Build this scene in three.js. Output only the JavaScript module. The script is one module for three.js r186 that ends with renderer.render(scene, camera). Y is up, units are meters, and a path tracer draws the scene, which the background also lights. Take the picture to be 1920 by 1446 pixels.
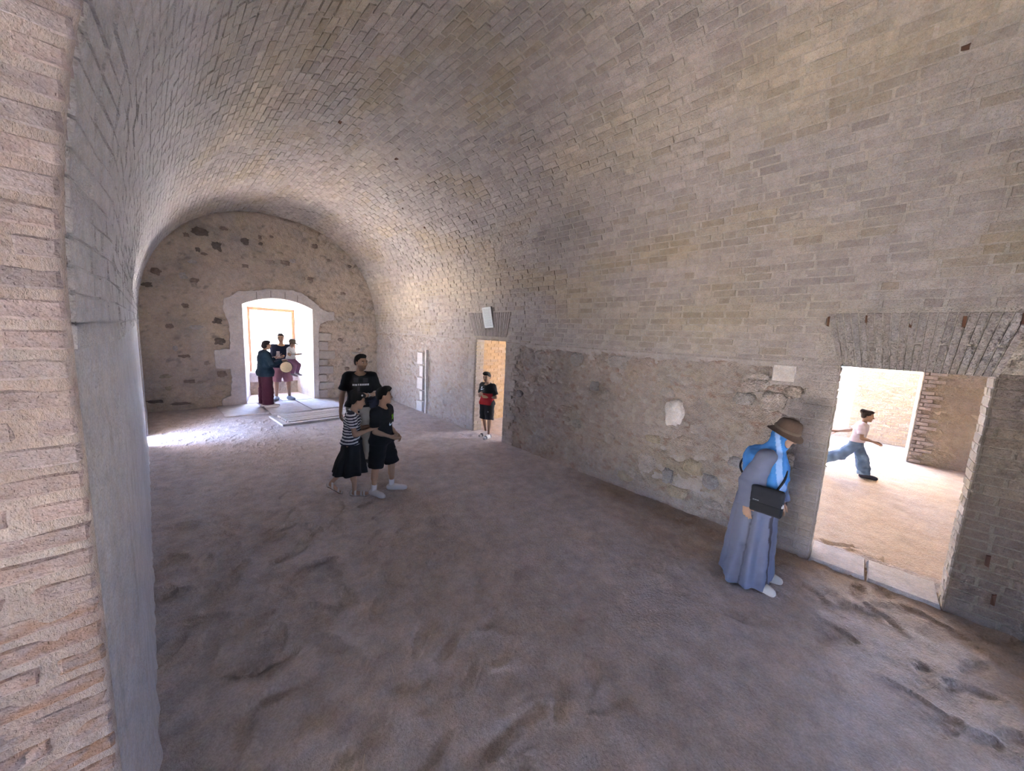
import * as THREE from 'three';
import { ImprovedNoise } from 'three/addons/math/ImprovedNoise.js';
import { mergeGeometries, mergeVertices } from 'three/addons/utils/BufferGeometryUtils.js';

// ---------------------------------------------------------------- camera, sky, sun, exposure
const scene = new THREE.Scene();
const camera = new THREE.PerspectiveCamera(94.1, 1920 / 1446, 0.05, 400);
camera.position.set(0, 2.15, 0);
camera.quaternion.setFromRotationMatrix(new THREE.Matrix4().makeBasis(
  new THREE.Vector3(0.70264, 0.04941, 0.70983), new THREE.Vector3(0.06136, 0.98966, -0.12962), new THREE.Vector3(-0.70890, 0.13463, 0.69234)));
camera.updateMatrixWorld(true); camera.updateProjectionMatrix();

const SKY = { zenith: [0.30, 0.52, 1.15], horizon: [0.82, 1.04, 1.50], gain: 1.95 };
const skyTex = (() => {
  const W = 64, H = 128, a = new Float32Array(W * H * 4);
  for (let j = 0; j < H; j++) for (let i = 0; i < W; i++) {
    const up = Math.sin(((j + 0.5) / H - 0.5) * Math.PI), k = Math.pow(Math.max(0, up), 0.55), o = (j * W + i) * 4;
    for (let c = 0; c < 3; c++) a[o + c] = SKY.gain * (SKY.horizon[c] * (1 - k) + SKY.zenith[c] * k);
    a[o + 3] = 1;
  }
  const t = new THREE.DataTexture(a, W, H, THREE.RGBAFormat, THREE.FloatType);
  t.mapping = THREE.EquirectangularReflectionMapping; t.magFilter = THREE.LinearFilter; t.needsUpdate = true;
  return t;
})();
scene.background = skyTex;

const sun = new THREE.DirectionalLight(new THREE.Color(1, 0.975, 0.945), 19);
sun.name = 'sun';
sun.position.set(-0.38 * 50, 0.91 * 50, -0.12 * 50); sun.target.position.set(0, 0, 0);
sun.castShadow = true; sun.shadow.mapSize.set(2048, 2048);
Object.assign(sun.shadow.camera, { left: -25, right: 25, top: 25, bottom: -25, near: 1, far: 120 });
scene.add(sun, sun.target);

const EXPOSURE = 33.5;

const renderer = new THREE.WebGLRenderer({ antialias: true });
renderer.toneMapping = THREE.LinearToneMapping;
renderer.toneMappingExposure = EXPOSURE;
renderer.shadowMap.enabled = true;

// ---------------------------------------------------------------- helpers
const V = (x, y, z) => new THREE.Vector3(x, y, z);
const P = (x, y, d) => new THREE.Vector3(x, y, -d);          // room place: across, up, depth along the vault
const clamp = (x, a = 0, b = 1) => Math.min(b, Math.max(a, x));
const sstep = (a, b, x) => { const t = clamp((x - a) / (b - a)); return t * t * (3 - 2 * t); };
const lerp = (a, b, t) => a + (b - a) * t;
const mix3 = (a, b, t) => [a[0] + (b[0] - a[0]) * t, a[1] + (b[1] - a[1]) * t, a[2] + (b[2] - a[2]) * t];
const mul3 = (a, k) => [a[0] * k, a[1] * k, a[2] * k];
function rngOf(seed) { let s = seed | 0; return () => { s = (s + 0x6d2b79f5) | 0; let t = Math.imul(s ^ (s >>> 15), 1 | s); t = (t + Math.imul(t ^ (t >>> 7), 61 | t)) ^ t; return ((t ^ (t >>> 14)) >>> 0) / 4294967296; }; }
const perlin = new ImprovedNoise();
const noise = (x, y, z = 0) => perlin.noise(x + 17.3, y + 5.7, z + 9.1);
const fbm = (x, y, z = 0, n = 4) => { let s = 0, a = 0.5, f = 1; for (let i = 0; i < n; i++) { s += a * noise(x * f, y * f, z * f + i * 7.7); a *= 0.5; f *= 2.03; } return s; };
const hash2 = (i, j, k = 0) => { let h = Math.imul(i, 374761393) + Math.imul(j, 668265263) + Math.imul(k, 1274126177); h = Math.imul(h ^ (h >>> 13), 1274126177); return ((h ^ (h >>> 16)) >>> 0) / 4294967296; };
function worley(x, y, seed = 0) {                             // distances to the two nearest cell points, id of the nearest
  const ix = Math.floor(x), iy = Math.floor(y); let f1 = 9, f2 = 9, id = 0;
  for (let a = -1; a <= 1; a++) for (let b = -1; b <= 1; b++) {
    const i = ix + a, j = iy + b, dx = i + hash2(i, j, seed) - x, dy = j + hash2(i, j, seed + 1) - y, q = Math.sqrt(dx * dx + dy * dy);
    if (q < f1) { f2 = f1; f1 = q; id = hash2(i, j, seed + 2); } else if (q < f2) f2 = q;
  }
  return [f1, f2, id];
}
const used = new Map();
function numbered(n) { const k = used.get(n) ?? 0; used.set(n, k + 1); return k ? n + '_' + String(k).padStart(3, '0') : n; }
function shade(o) { o.castShadow = true; o.receiveShadow = true; return o; }
function struct(name) { const g = new THREE.Group(); g.name = numbered(name); g.userData.kind = 'structure'; scene.add(g); return g; }
function thing(name, label, category, pos, turn = 0, group) {
  const g = new THREE.Group(); g.name = numbered(name); scene.add(g);
  if (pos) g.position.copy(pos); g.rotation.y = turn; g.userData = { label, category }; if (group) g.userData.group = group;
  return g;
}
function add(parent, name, geo, mat, label) { const m = shade(new THREE.Mesh(geo, mat)); m.name = name; if (label) m.userData.label = label; parent.add(m); return m; }

// triangles with flat shading, colour per corner, uv in metres by the nearest main plane
class MB {
  constructor() { this.p = []; this.c = []; this.u = []; }
  tri(a, b, c, ca, cb = ca, cc = ca) {
    const nx = Math.abs((b.y - a.y) * (c.z - a.z) - (b.z - a.z) * (c.y - a.y)), ny = Math.abs((b.z - a.z) * (c.x - a.x) - (b.x - a.x) * (c.z - a.z)), nz = Math.abs((b.x - a.x) * (c.y - a.y) - (b.y - a.y) * (c.x - a.x));
    for (const [q, k] of [[a, ca], [b, cb], [c, cc]]) {
      this.p.push(q.x, q.y, q.z); this.c.push(k[0], k[1], k[2]);
      if (nx >= ny && nx >= nz) this.u.push(q.z, q.y); else if (ny >= nz) this.u.push(q.x, q.z); else this.u.push(q.x, q.y);
    }
  }
  quad(a, b, c, d, n, col) {                                  // turned so that it faces along n
    const e = b.clone().sub(a).cross(c.clone().sub(a)).dot(n) >= 0 || false;
    if (e) { this.tri(a, b, c, col); this.tri(a, c, d, col); } else { this.tri(a, c, b, col); this.tri(a, d, c, col); }
  }
  geo() {
    const g = new THREE.BufferGeometry();
    g.setAttribute('position', new THREE.Float32BufferAttribute(this.p, 3)); g.setAttribute('color', new THREE.Float32BufferAttribute(this.c, 3)); g.setAttribute('uv', new THREE.Float32BufferAttribute(this.u, 2));
    g.computeVertexNormals(); return g;
  }
  box(x0, x1, y0, y1, d0, d1, col) {
    const q = (i) => P(i & 1 ? x1 : x0, i & 2 ? y1 : y0, i & 4 ? d1 : d0);
    this.quad(q(0), q(1), q(3), q(2), V(0, 0, 1), col); this.quad(q(4), q(5), q(7), q(6), V(0, 0, -1), col);
    this.quad(q(0), q(2), q(6), q(4), V(-1, 0, 0), col); this.quad(q(1), q(3), q(7), q(5), V(1, 0, 0), col);
    this.quad(q(0), q(1), q(5), q(4), V(0, -1, 0), col); this.quad(q(2), q(3), q(7), q(6), V(0, 1, 0), col); return this;
  }
  // a block with a chamfered, slightly uneven outer face on the quadrilateral a b c d; n is outward
  block(a, b, c, d, n, proud, inset, col, rnd, uneven = 0.35) {
    const m = a.clone().add(b).add(c).add(d).multiplyScalar(0.25), base = [a, b, c, d];
    const top = base.map((q) => { const w = m.clone().sub(q); const l = w.length(); return q.clone().addScaledVector(w, inset * (0.7 + rnd() * 0.9) * 1.4 / l).addScaledVector(n, proud * (1 + (rnd() - 0.5) * 2 * uneven)); });
    const low = base.map((q) => q.clone().addScaledVector(n, -0.02));
    this.quad(top[0], top[1], top[2], top[3], n, col);
    for (let i = 0; i < 4; i++) { const j = (i + 1) % 4, o = base[i].clone().add(base[j]).multiplyScalar(0.5).sub(m); this.quad(low[i], low[j], top[j], top[i], o, col); }
  }
}
// indexed smooth grid of relief: at(i, j) returns { p, c } or null outside
function reliefGrid(nu, nv, at, uvOf) {
  const id = new Int32Array((nu + 1) * (nv + 1)).fill(-1), p = [], c = [], u = [], f = [];
  for (let j = 0; j <= nv; j++) for (let i = 0; i <= nu; i++) { const r = at(i, j); if (!r) continue; id[j * (nu + 1) + i] = p.length / 3; p.push(r.p.x, r.p.y, r.p.z); c.push(...r.c); u.push(...uvOf(i, j)); }
  for (let j = 0; j < nv; j++) for (let i = 0; i < nu; i++) {
    const a = id[j * (nu + 1) + i], b = id[j * (nu + 1) + i + 1], d = id[(j + 1) * (nu + 1) + i], e = id[(j + 1) * (nu + 1) + i + 1];
    if (a >= 0 && b >= 0 && d >= 0 && e >= 0) f.push(a, b, e, a, e, d); 
  }
  const g = new THREE.BufferGeometry();
  g.setAttribute('position', new THREE.Float32BufferAttribute(p, 3)); g.setAttribute('color', new THREE.Float32BufferAttribute(c, 3)); g.setAttribute('uv', new THREE.Float32BufferAttribute(u, 2));
  g.setIndex(f); g.computeVertexNormals(); return g;
}
function flipped(g) { const a = g.index.array; for (let i = 0; i < a.length; i += 3) { const t = a[i]; a[i] = a[i + 1]; a[i + 1] = t; } g.computeVertexNormals(); return g; }
// how large a piece shows in the photograph's frame (square pixels), 0 when out of it or turned away
const eye = V(0, 2.15, 0), VP = new THREE.Matrix4().multiplyMatrices(camera.projectionMatrix, camera.matrixWorldInverse);
function shown(corners, n) {
  const m = corners.reduce((s, q) => s.add(q), V(0, 0, 0)).multiplyScalar(1 / corners.length);
  if (n && n.dot(eye.clone().sub(m)) <= 0) return 0;
  if (m.clone().applyMatrix4(camera.matrixWorldInverse).z > -0.1) return 0;
  const c = m.clone().applyMatrix4(VP); if (Math.abs(c.x) > 1 || Math.abs(c.y) > 1) return 0;
  const s = corners.map((q) => { const w = q.clone().applyMatrix4(VP); return [w.x * 960, w.y * 723]; });
  let A = 0; for (let i = 0; i < s.length; i++) { const [x0, y0] = s[i], [x1, y1] = s[(i + 1) % s.length]; A += x0 * y1 - x1 * y0; }
  return Math.abs(A) / 2;
}
// the pieces of one piece of the setting: the 300 that show largest are meshes, the rest one joined part
function pieces(parent, list, mat, name, rest, most = 300, least = 90) {
  list.forEach((b) => { b.size = shown(b.q, b.n); });
  const order = [...list].sort((x, y) => y.size - x.size), alone = new Set(order.slice(0, most).filter((b) => b.size > least)), left = new MB();
  for (const b of list) { if (alone.has(b)) { const m = new MB(); b.make(m); add(parent, name, m.geo(), mat); } else b.make(left); }
  if (left.p.length) { const m = add(parent, rest, left.geo(), mat); m.userData.kind = 'stuff'; }
}

// ---------------------------------------------------------------- materials
function periodic(n, seed) {                                  // tiling value noise
  return (x, y, per) => {
    const q = n / per, fx = x / q, fy = y / q, ix = Math.floor(fx), iy = Math.floor(fy); let tx = fx - ix, ty = fy - iy; tx = tx * tx * (3 - 2 * tx); ty = ty * ty * (3 - 2 * ty);
    const h = (a, b) => hash2(((a % per) + per) % per, ((b % per) + per) % per, seed + per);
    return lerp(lerp(h(ix, iy), h(ix + 1, iy), tx), lerp(h(ix, iy + 1), h(ix + 1, iy + 1), tx), ty);
  };
}
function makeTex(n, f, srgb) {
  const a = new Uint8Array(n * n * 4);
  for (let y = 0; y < n; y++) for (let x = 0; x < n; x++) { const v = f(x, y), o = (y * n + x) * 4; for (let c = 0; c < 3; c++) a[o + c] = clamp(Array.isArray(v) ? v[c] : v) * 255; a[o + 3] = 255; }
  const t = new THREE.DataTexture(a, n, n); t.wrapS = t.wrapT = THREE.RepeatWrapping; t.magFilter = THREE.LinearFilter; t.minFilter = THREE.LinearMipmapLinearFilter; t.generateMipmaps = true;
  if (srgb) t.colorSpace = THREE.SRGBColorSpace; t.needsUpdate = true; return t;
}
const pn = periodic(512, 3);
const rough5 = (x, y) => 0.32 * pn(x, y, 8) + 0.26 * pn(x, y, 23) + 0.2 * pn(x, y, 61) + 0.14 * pn(x, y, 128) + 0.08 * pn(x, y, 256);
const bumpTex = makeTex(512, (x, y) => { const r = rough5(x, y), pit = pn(x, y, 90) > 0.86 ? -0.25 : 0; return r + pit; });
const grainTex = makeTex(512, (x, y) => { const r = rough5(x + 100, y + 50), w = pn(x, y, 40), k = 0.80 + 0.22 * (r - 0.5) + 0.12 * (pn(x, y, 200) - 0.5); return [k + 0.03 * (w - 0.5) + 0.03, k, k - 0.04 * (w - 0.5) - 0.02].map((v) => v + 0.1); }, true);
const sandBump = makeTex(512, (x, y) => 0.45 * pn(x, y, 30) + 0.3 * pn(x, y, 90) + 0.25 * pn(x, y, 250));
const weave = makeTex(128, (x, y) => 0.5 + 0.25 * Math.sin(x * Math.PI / 4) * Math.sin(y * Math.PI / 4) + 0.25 * hash2(x, y, 5));
const rep = (t, m) => { const k = t.clone(); k.repeat.set(1 / m, 1 / m); k.needsUpdate = true; return k; };
const stone = (bump, size, rough = 0.95) => new THREE.MeshStandardMaterial({ vertexColors: true, map: rep(grainTex, size), bumpMap: rep(bumpTex, size), bumpScale: bump, roughness: rough });
const M = {
  brick: stone(0.016, 0.5), pier: stone(0.007, 0.45), mortar: stone(0.018, 0.55), bed: stone(0.006, 0.5), plaster: stone(0.008, 0.9), rubble: stone(0.05, 0.7), dressed: stone(0.006, 0.7),
  sand: new THREE.MeshStandardMaterial({ vertexColors: true, map: rep(grainTex, 1.3), bumpMap: rep(sandBump, 0.45), bumpScale: 0.010, roughness: 0.9 }),
  wood: stone(0.004, 0.3, 0.8), rust: new THREE.MeshStandardMaterial({ color: new THREE.Color(0.10, 0.045, 0.025), roughness: 0.9 }),
};

// ---------------------------------------------------------------- the hall's surfaces
const OPEN0 = 0.3, OPENY = 3.3, SPRING = 2.05, RISE = 2.95, EXPO = 2.25, D0 = -4, D1 = 11.6;
const xR = (d) => 4.71 + 0.055 * d, xL = (d) => -0.09 - 0.055 * clamp((2.2 - d) / 0.6);
const ARC = (() => {
  const t = [[0, -1, 0]]; let L = 0, px = -1, py = 0;
  for (let i = 1; i <= 1200; i++) { const a = Math.PI * (1 - i / 1200), X = Math.sign(Math.cos(a)) * Math.pow(Math.abs(Math.cos(a)), 2 / EXPO), Y = Math.pow(Math.max(0, Math.sin(a)), 2 / EXPO); L += Math.hypot((X - px) * 2.58, (Y - py) * RISE); t.push([L, X, Y]); px = X; py = Y; }
  return t;
})();
const ARCLEN = ARC[1200][0];
function arcAt(s) { s = clamp(s, 0, ARCLEN); let a = 0, b = 1200; while (b - a > 1) { const m = (a + b) >> 1; if (ARC[m][0] <= s) a = m; else b = m; } const k = (s - ARC[a][0]) / Math.max(1e-9, ARC[b][0] - ARC[a][0]); return [lerp(ARC[a][1], ARC[b][1], k), lerp(ARC[a][2], ARC[b][2], k)]; }
function vaultNormal(s) { const [x0, y0] = arcAt(s - 0.04), [x1, y1] = arcAt(s + 0.04), tx = (x1 - x0) * 2.58, ty = (y1 - y0) * RISE, l = Math.hypot(tx, ty) || 1; return V(ty / l, -tx / l, 0); }
function vault(s, d, off = 0) { const [X, Y] = arcAt(s), c = (xR(d) + xL(d)) / 2, h = (xR(d) - xL(d)) / 2, n = vaultNormal(s); return P(c + h * X + n.x * off, SPRING + RISE * Y + n.y * off, d); }
const sOfRight = (y) => { let a = ARCLEN / 2, b = ARCLEN; for (let i = 0; i < 30; i++) { const m = (a + b) / 2; if (SPRING + RISE * arcAt(m)[1] > y) a = m; else b = m; } return a; };
const onRight = (d, y, off = 0) => (y <= SPRING ? P(xR(d) - off, y, d) : vault(sOfRight(y), d, off));   // right wall and the foot of the vault above it
const nearOpening = (x, y, d) => d > OPEN0 && d < 1.6 && x < 2.2 && y < OPENY;

const C = { lavender: [0.418, 0.408, 0.410], pink: [0.461, 0.425, 0.410], ochre: [0.442, 0.395, 0.308], cream: [0.576, 0.535, 0.448], dark: [0.259, 0.245, 0.243], lime: [0.518, 0.515, 0.529], sand: [0.413, 0.385, 0.389], rubble: [0.442, 0.390, 0.351], grey: [0.317, 0.325, 0.346], rusty: [0.307, 0.200, 0.151], white: [0.672, 0.670, 0.670] };
function tone(u, v, r, kind = 0) {                            // a brick's own colour at u along, v across; r in 0..1
  const a = fbm(u * 0.22, v * 0.5, kind, 3), b = fbm(u * 0.6 + 9, v * 1.4, kind + 3, 3), e = fbm(u * 0.3 + 4, v * 0.6 + 8, kind + 5, 3);
  let c = mix3(C.lavender, C.pink, sstep(-0.25, 0.3, a));
  c = mix3(c, C.ochre, 0.85 * sstep(-0.05, 0.3, b)); c = mix3(c, C.cream, 0.7 * sstep(0.02, 0.35, e)); c = mix3(c, C.dark, 0.45 * sstep(0.15, 0.42, -b - 0.3 * e));
  c = mul3(c, 0.80 + 0.34 * r); return r > 0.93 ? mix3(c, C.dark, 0.35) : r < 0.05 ? mix3(c, C.ochre, 0.4) : c;
}

// ---------------------------------------------------------------- ceiling: the brick barrel vault
const LINTELS = [{ b0: -0.75, b1: 0.19, t0: -0.86, t1: 0.33, y0: 2.02, y1: 2.53, n: 22 }, { b0: 5.08, b1: 6.14, t0: 4.95, t1: 6.36, y0: 2.13, y1: 2.62, n: 21 }];
const inLintel = (d, y, g = 0.04) => LINTELS.some((l) => { if (y < l.y0 - g || y > l.y1 + g) return false; const k = clamp((y - l.y0) / (l.y1 - l.y0)); return d > lerp(l.b0, l.t0, k) - g && d < lerp(l.b1, l.t1, k) + g; });
const ceiling = struct('ceiling');
const smear = (s, d) => fbm(s * 0.55 + 3, d * 0.35, 2, 4);
const leftness = (s) => 1 - sstep(1.6, 3.1, s);
const limeOf = (d, y) => mix3([0.58, 0.61, 0.67], C.lavender, 0.15 + 0.5 * fbm(d * 0.8, y * 0.7, 6, 3));
{
  const NS = 250, ND = 430;
  const g = reliefGrid(ND, NS, (i, j) => {
    const s = ARCLEN * j / NS, d = lerp(D0, D1, i / ND), p = vault(s, d), sm = smear(s, d), L = leftness(s);
    if (nearOpening(p.x, p.y - 0.05, d)) return null;
    const off = 0.0045 * sstep(-0.05, 0.35, sm) + (1 - L) * (0.0135 * fbm(s * 9, d * 5.5, 1, 3) + 0.0015) + L * (0.001 - 0.006 * sstep(-0.1, 0.2, fbm(s * 1.1, d * 0.5, 7, 3)));
    let c = mix3(mix3(C.lime, C.cream, 0.5 + fbm(s, d)), tone(d, s, 0.5), 0.45 * (1 - L)); if (L > 0) c = mix3(c, mul3(limeOf(d, SPRING + s), 0.95), L);
    return { p: vault(s, d, off), c: mul3(c, 0.95 + 0.25 * fbm(s * 11, d * 8, 5, 2)) };
  }, (i, j) => [lerp(D0, D1, i / ND), ARCLEN * j / NS]);
  add(ceiling, 'mortar', g, M.mortar);
  const rnd = rngOf(11), list = [], ch = 0.079, holePixels = [[828, 437], [755, 368], [643, 218], [482, 130]];
  const holes = [[7.13, 4.37, 1], [8.0, 4.85, 0], [5.6, 5.0, -1]];
  for (let k = 0; k * ch < ARCLEN - 0.03; k++) {
    const s0 = k * ch, ph = rnd() * 0.2 + (k % 2) * 0.12; let d = D0 + ph;
    const leftFoot = s0 < ARCLEN / 2 && vault(s0 + ch / 2, 1.6).y < OPENY + 0.12;
    while (d < D1 - 0.03) {
      if (leftFoot && d > OPEN0 - 0.3 && d < 1.61) d = 1.61;
      const len = rnd() < 0.16 ? 0.125 : 0.235 + rnd() * 0.025, sm = s0 + ch / 2, dm = d + len / 2, L = leftness(sm), r = rnd(), r2 = rnd();
      const gs = lerp(0.010, 0.004, L) * (0.8 + 0.5 * rnd()), gd = lerp(0.011, 0.003, L), de = Math.min(d + len, D1);
      const jit = () => (rnd() - 0.5) * 0.006, a = [[s0 + gs / 2 + jit(), d + gd / 2 + jit()], [s0 + gs / 2 + jit(), de - gd / 2 + jit()], [s0 + ch - gs / 2 + jit(), de - gd / 2 + jit()], [s0 + ch - gs / 2 + jit(), d + gd / 2 + jit()]];
      d += len;
      const p = vault(sm, dm), top = vault(s0, dm).y;
      if (nearOpening(p.x, p.y, dm) || (s0 > ARCLEN / 2 && inLintel(dm, p.y))) continue;
      const q = a.map(([s, e]) => vault(s, e)), n = vaultNormal(sm), proud = (lerp(0.0085, 0.006, L) + 0.006 * fbm(dm * 0.5, sm * 0.8, 4, 3)) * (0.6 + 0.8 * r2), col = mix3(tone(dm, sm, r), limeOf(dm, SPRING + sm), lerp(0, 0.94, L * L)), un = 0.3 + 0.3 * r2;
      const seed = (k * 977 + Math.round(dm * 400)) | 0;
      list.push({ q, n, make: (m) => m.block(q[0], q[1], q[2], q[3], n, Math.max(0.002, proud), 0.006, col, rngOf(seed), un) });
    }
  }
  pieces(ceiling, list, M.brick, 'brick', 'brickwork');
  const stub = rngOf(5);
  for (const [x, y, d] of [[4.24, 4.35, 7.0], [3.74, 4.66, 7.2], [3.0, 4.95, 5.9], [2.05, 4.98, 5.6], [4.0, 4.25, -0.2], [4.52, 3.5, -0.7]]) {   // dark rust-brown lumps standing in for the shaded putlog holes
    const s = x > 2.4 ? sOfRight(y) : ARCLEN - sOfRight(y), b = new MB(), n = vaultNormal(s), o = vault(s, d, 0.004), w = 0.03 + stub() * 0.02;
    b.block(vault(s - 0.025, d - w), vault(s - 0.02, d + w), vault(s + 0.025, d + w * 0.8), vault(s + 0.03, d - w * 0.8), n, 0.018, 0.012, [1, 1, 1], stub, 0.6);
    add(ceiling, 'rusty_hole_lump', b.geo(), M.rust, 'dark rust-brown lump standing in for a hole');
  }
  const roof = new MB().box(-1.9, 6.2, 5.35, 5.75, D0 - 0.5, 13.4, C.rubble); add(ceiling, 'roof_slab', roof.geo(), M.plaster);
}

// ---------------------------------------------------------------- left wall: limewashed plaster, a doorway near the far end, the opening the camera stands in
const wallLeft = struct('wall_left');
{
  const core = new MB();
  core.box(-1.6, -0.17, -0.15, 5.35, 1.64, 7.6, C.lime).box(-1.1, -0.17, -0.15, 5.35, 7.6, 8.45, C.lime).box(-1.1, -0.12, -0.15, 5.35, 9.2, D1 + 0.06, C.lime).box(-1.6, -1.1, 3.2, 5.35, 7.6, D1 + 0.06, C.lime).box(-1.1, -0.09, 2.04, 5.35, 8.45, 9.2, C.lime);
  core.box(-1.6, 0.0, OPENY, 5.35, OPEN0, 1.64, C.lime).box(-1.6, -0.17, -0.15, 5.35, D0, OPEN0, C.lime);
  core.box(-5.2, -1.6, OPENY, OPENY + 0.3, OPEN0 - 1.5, 3.2, C.lime).box(-5.2, -4.9, 0.5, OPENY, OPEN0 - 1.0, 2.7, C.lime).box(-5.2, -1.6, -0.15, OPENY, OPEN0 - 1.5, OPEN0 - 1.0, C.lime).box(-5.2, -1.6, -0.15, OPENY, 2.7, 3.2, C.lime);  // unseen gallery, added to keep sky off the near opening and shape its light
  add(wallLeft, 'masonry', core.geo(), M.plaster);
  const sheet = (d0, d1, nd, ny) => reliefGrid(nd, ny, (i, j) => {
    const t = i / nd, d = d0 + (d1 - d0) * Math.pow(t, 1.6), y = -0.05 + (SPRING + 0.05) * j / ny, e = Math.min(1, (d - d0) * 20 + 0.2);
    const off = 0.006 * fbm(d * 1.2, y * 0.9, 1, 3) + 0.004 * fbm(d * 5, y * 3, 2) - 0.004 * sstep(0.15, 0.4, fbm(d * 3, y * 9, 5, 3)) + 0.03 * Math.pow(clamp(1 - y / 0.25), 2) * (0.5 + fbm(d * 6, 0.5, 3, 2));
    const c = limeOf(d, y); const streak = sstep(0.18, 0.4, fbm(d * 9, y * 1.1, 8, 3));
    return { p: P(xL(d) + off * e, y, d), c: mul3(mix3(c, C.dark, 0.35 * streak), 1.0) };
  }, (i, j) => [d0 + (d1 - d0) * Math.pow(i / nd, 1.6), SPRING * j / ny]);
  add(wallLeft, 'plaster_coat', sheet(1.6, 8.45, 150, 60), M.plaster); add(wallLeft, 'plaster_coat', sheet(9.2, D1, 18, 30), M.plaster); add(wallLeft, 'plaster_coat', sheet(D0, OPEN0, 20, 20), M.plaster);
}
// the brick end of that wall, just in front of the camera
const wallNear = struct('wall_near');
{
  const list = [], rnd = rngOf(77), F = 1.6, ch = 0.0815, lx = (y) => (y <= SPRING ? xL(F) : vault(0.0001 + ARCLEN - sOfRight(y), F).x) + 0.004;
  add(wallNear, 'mortar', reliefGrid(40, 120, (i, j) => { const y = -0.1 + (OPENY + 0.1) * j / 120, x = lerp(lx(y) - 0.004, -1.6, Math.pow(i / 40, 1.5)); return { p: P(x, y, F + 0.004 - 0.010 * (0.5 + fbm(x * 9, y * 9, 4)) * Math.min(1, i / 2)), c: mul3(mix3([0.44, 0.385, 0.38], C.lime, 0.35 + fbm(x * 3, y * 3, 2)), 0.92 - 0.18 * sstep(1.75, 1.0, y)) }; }, (i, j) => [1.5 * i / 40, 3.75 * j / 120]), M.bed);
  for (let k = 0; k * ch < OPENY - 0.05; k++) {
    let x = lx(k * ch + ch / 2) - 0.002, first = true; const y0 = k * ch, worn = sstep(1.75, 1.0, y0);
    while (x > -1.55) {
      const len = first ? (k % 3 === 1 ? 0.12 : 0.24) * (0.85 + 0.4 * rnd()) : 0.22 + rnd() * 0.03, x1 = x, x0 = x - len, g = 0.011, yb = y0 + g * (0.35 + 0.3 * rnd()), yt = y0 + ch - g * (0.35 + 0.3 * rnd());
      x = x0; const f = first; first = false; const seed = k * 131 + Math.round(-x0 * 500), tilt = 0.05 * sstep(2.2, 3.4, y0);
      const q = [[x0 + g / 2, yb], [x1 - (f ? 0 : g / 2), yb], [x1 - (f ? 0 : g / 2), yt], [x0 + g / 2, yt]].map(([a, b]) => P(a, b, F)), n = V(0, 0, 1), fresh = rnd(), red = worn * (0.35 + 0.65 * rnd());
      const tint = mul3(mix3([0.40, 0.345, 0.36], [0.345, 0.325, 0.355], fresh), (0.9 + 0.2 * rnd()) * (1 - 0.22 * worn));
      list.push({ q, n, make: (m) => {
        const r = rngOf(seed), NX = Math.max(4, Math.round(len / 0.02)), NY = 5, pt = [], col = [];
        for (let j = 0; j <= NY; j++) for (let i = 0; i <= NX; i++) {
          const u = i / NX, v = j / NY, ex = Math.min(u * len, (1 - u) * len + (f ? 0.004 : 0)) / 0.012, ey = Math.min(v, 1 - v) * ch / 0.012, edge = Math.min(1, ex, ey), X = lerp(x0 + g / 2, x1 - (f ? 0 : g / 2), u), Y = lerp(yb, yt, v);
          const h = (i === 0 || j === 0 || i === NX || j === NY) ? -0.006 : 0.0045 * Math.sqrt(edge) + 0.005 * fbm(X * 14, Y * 30, seed) - 0.007 * worn * sstep(0.05, 0.35, fbm(X * 12, Y * 22, seed + 3));
          pt.push(P(X + (f && i === NX ? -0.002 : 0) + 0.002 * noise(Y * 60, seed), Y + 0.003 * noise(X * 18, j * 0.4, seed), F - h));
          const blot = sstep(-0.10, 0.14, fbm(X * 10, Y * 26, seed + 7)) * red; col.push(mix3(mix3(tint, C.lime, 0.35 * sstep(0.0, 0.4, fbm(X * 5, Y * 9, seed + 1))), mix3(C.rusty, [0.27, 0.19, 0.15], fresh), blot));
        }
        for (let j = 0; j < NY; j++) for (let i = 0; i < NX; i++) { const a = j * (NX + 1) + i; m.tri(pt[a], pt[a + 1], pt[a + NX + 2], col[a], col[a + 1], col[a + NX + 2]); m.tri(pt[a], pt[a + NX + 2], pt[a + NX + 1], col[a], col[a + NX + 2], col[a + NX + 1]); }
      } });
    }
  }
  pieces(wallNear, list, M.pier, 'brick', 'brickwork');
}

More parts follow.
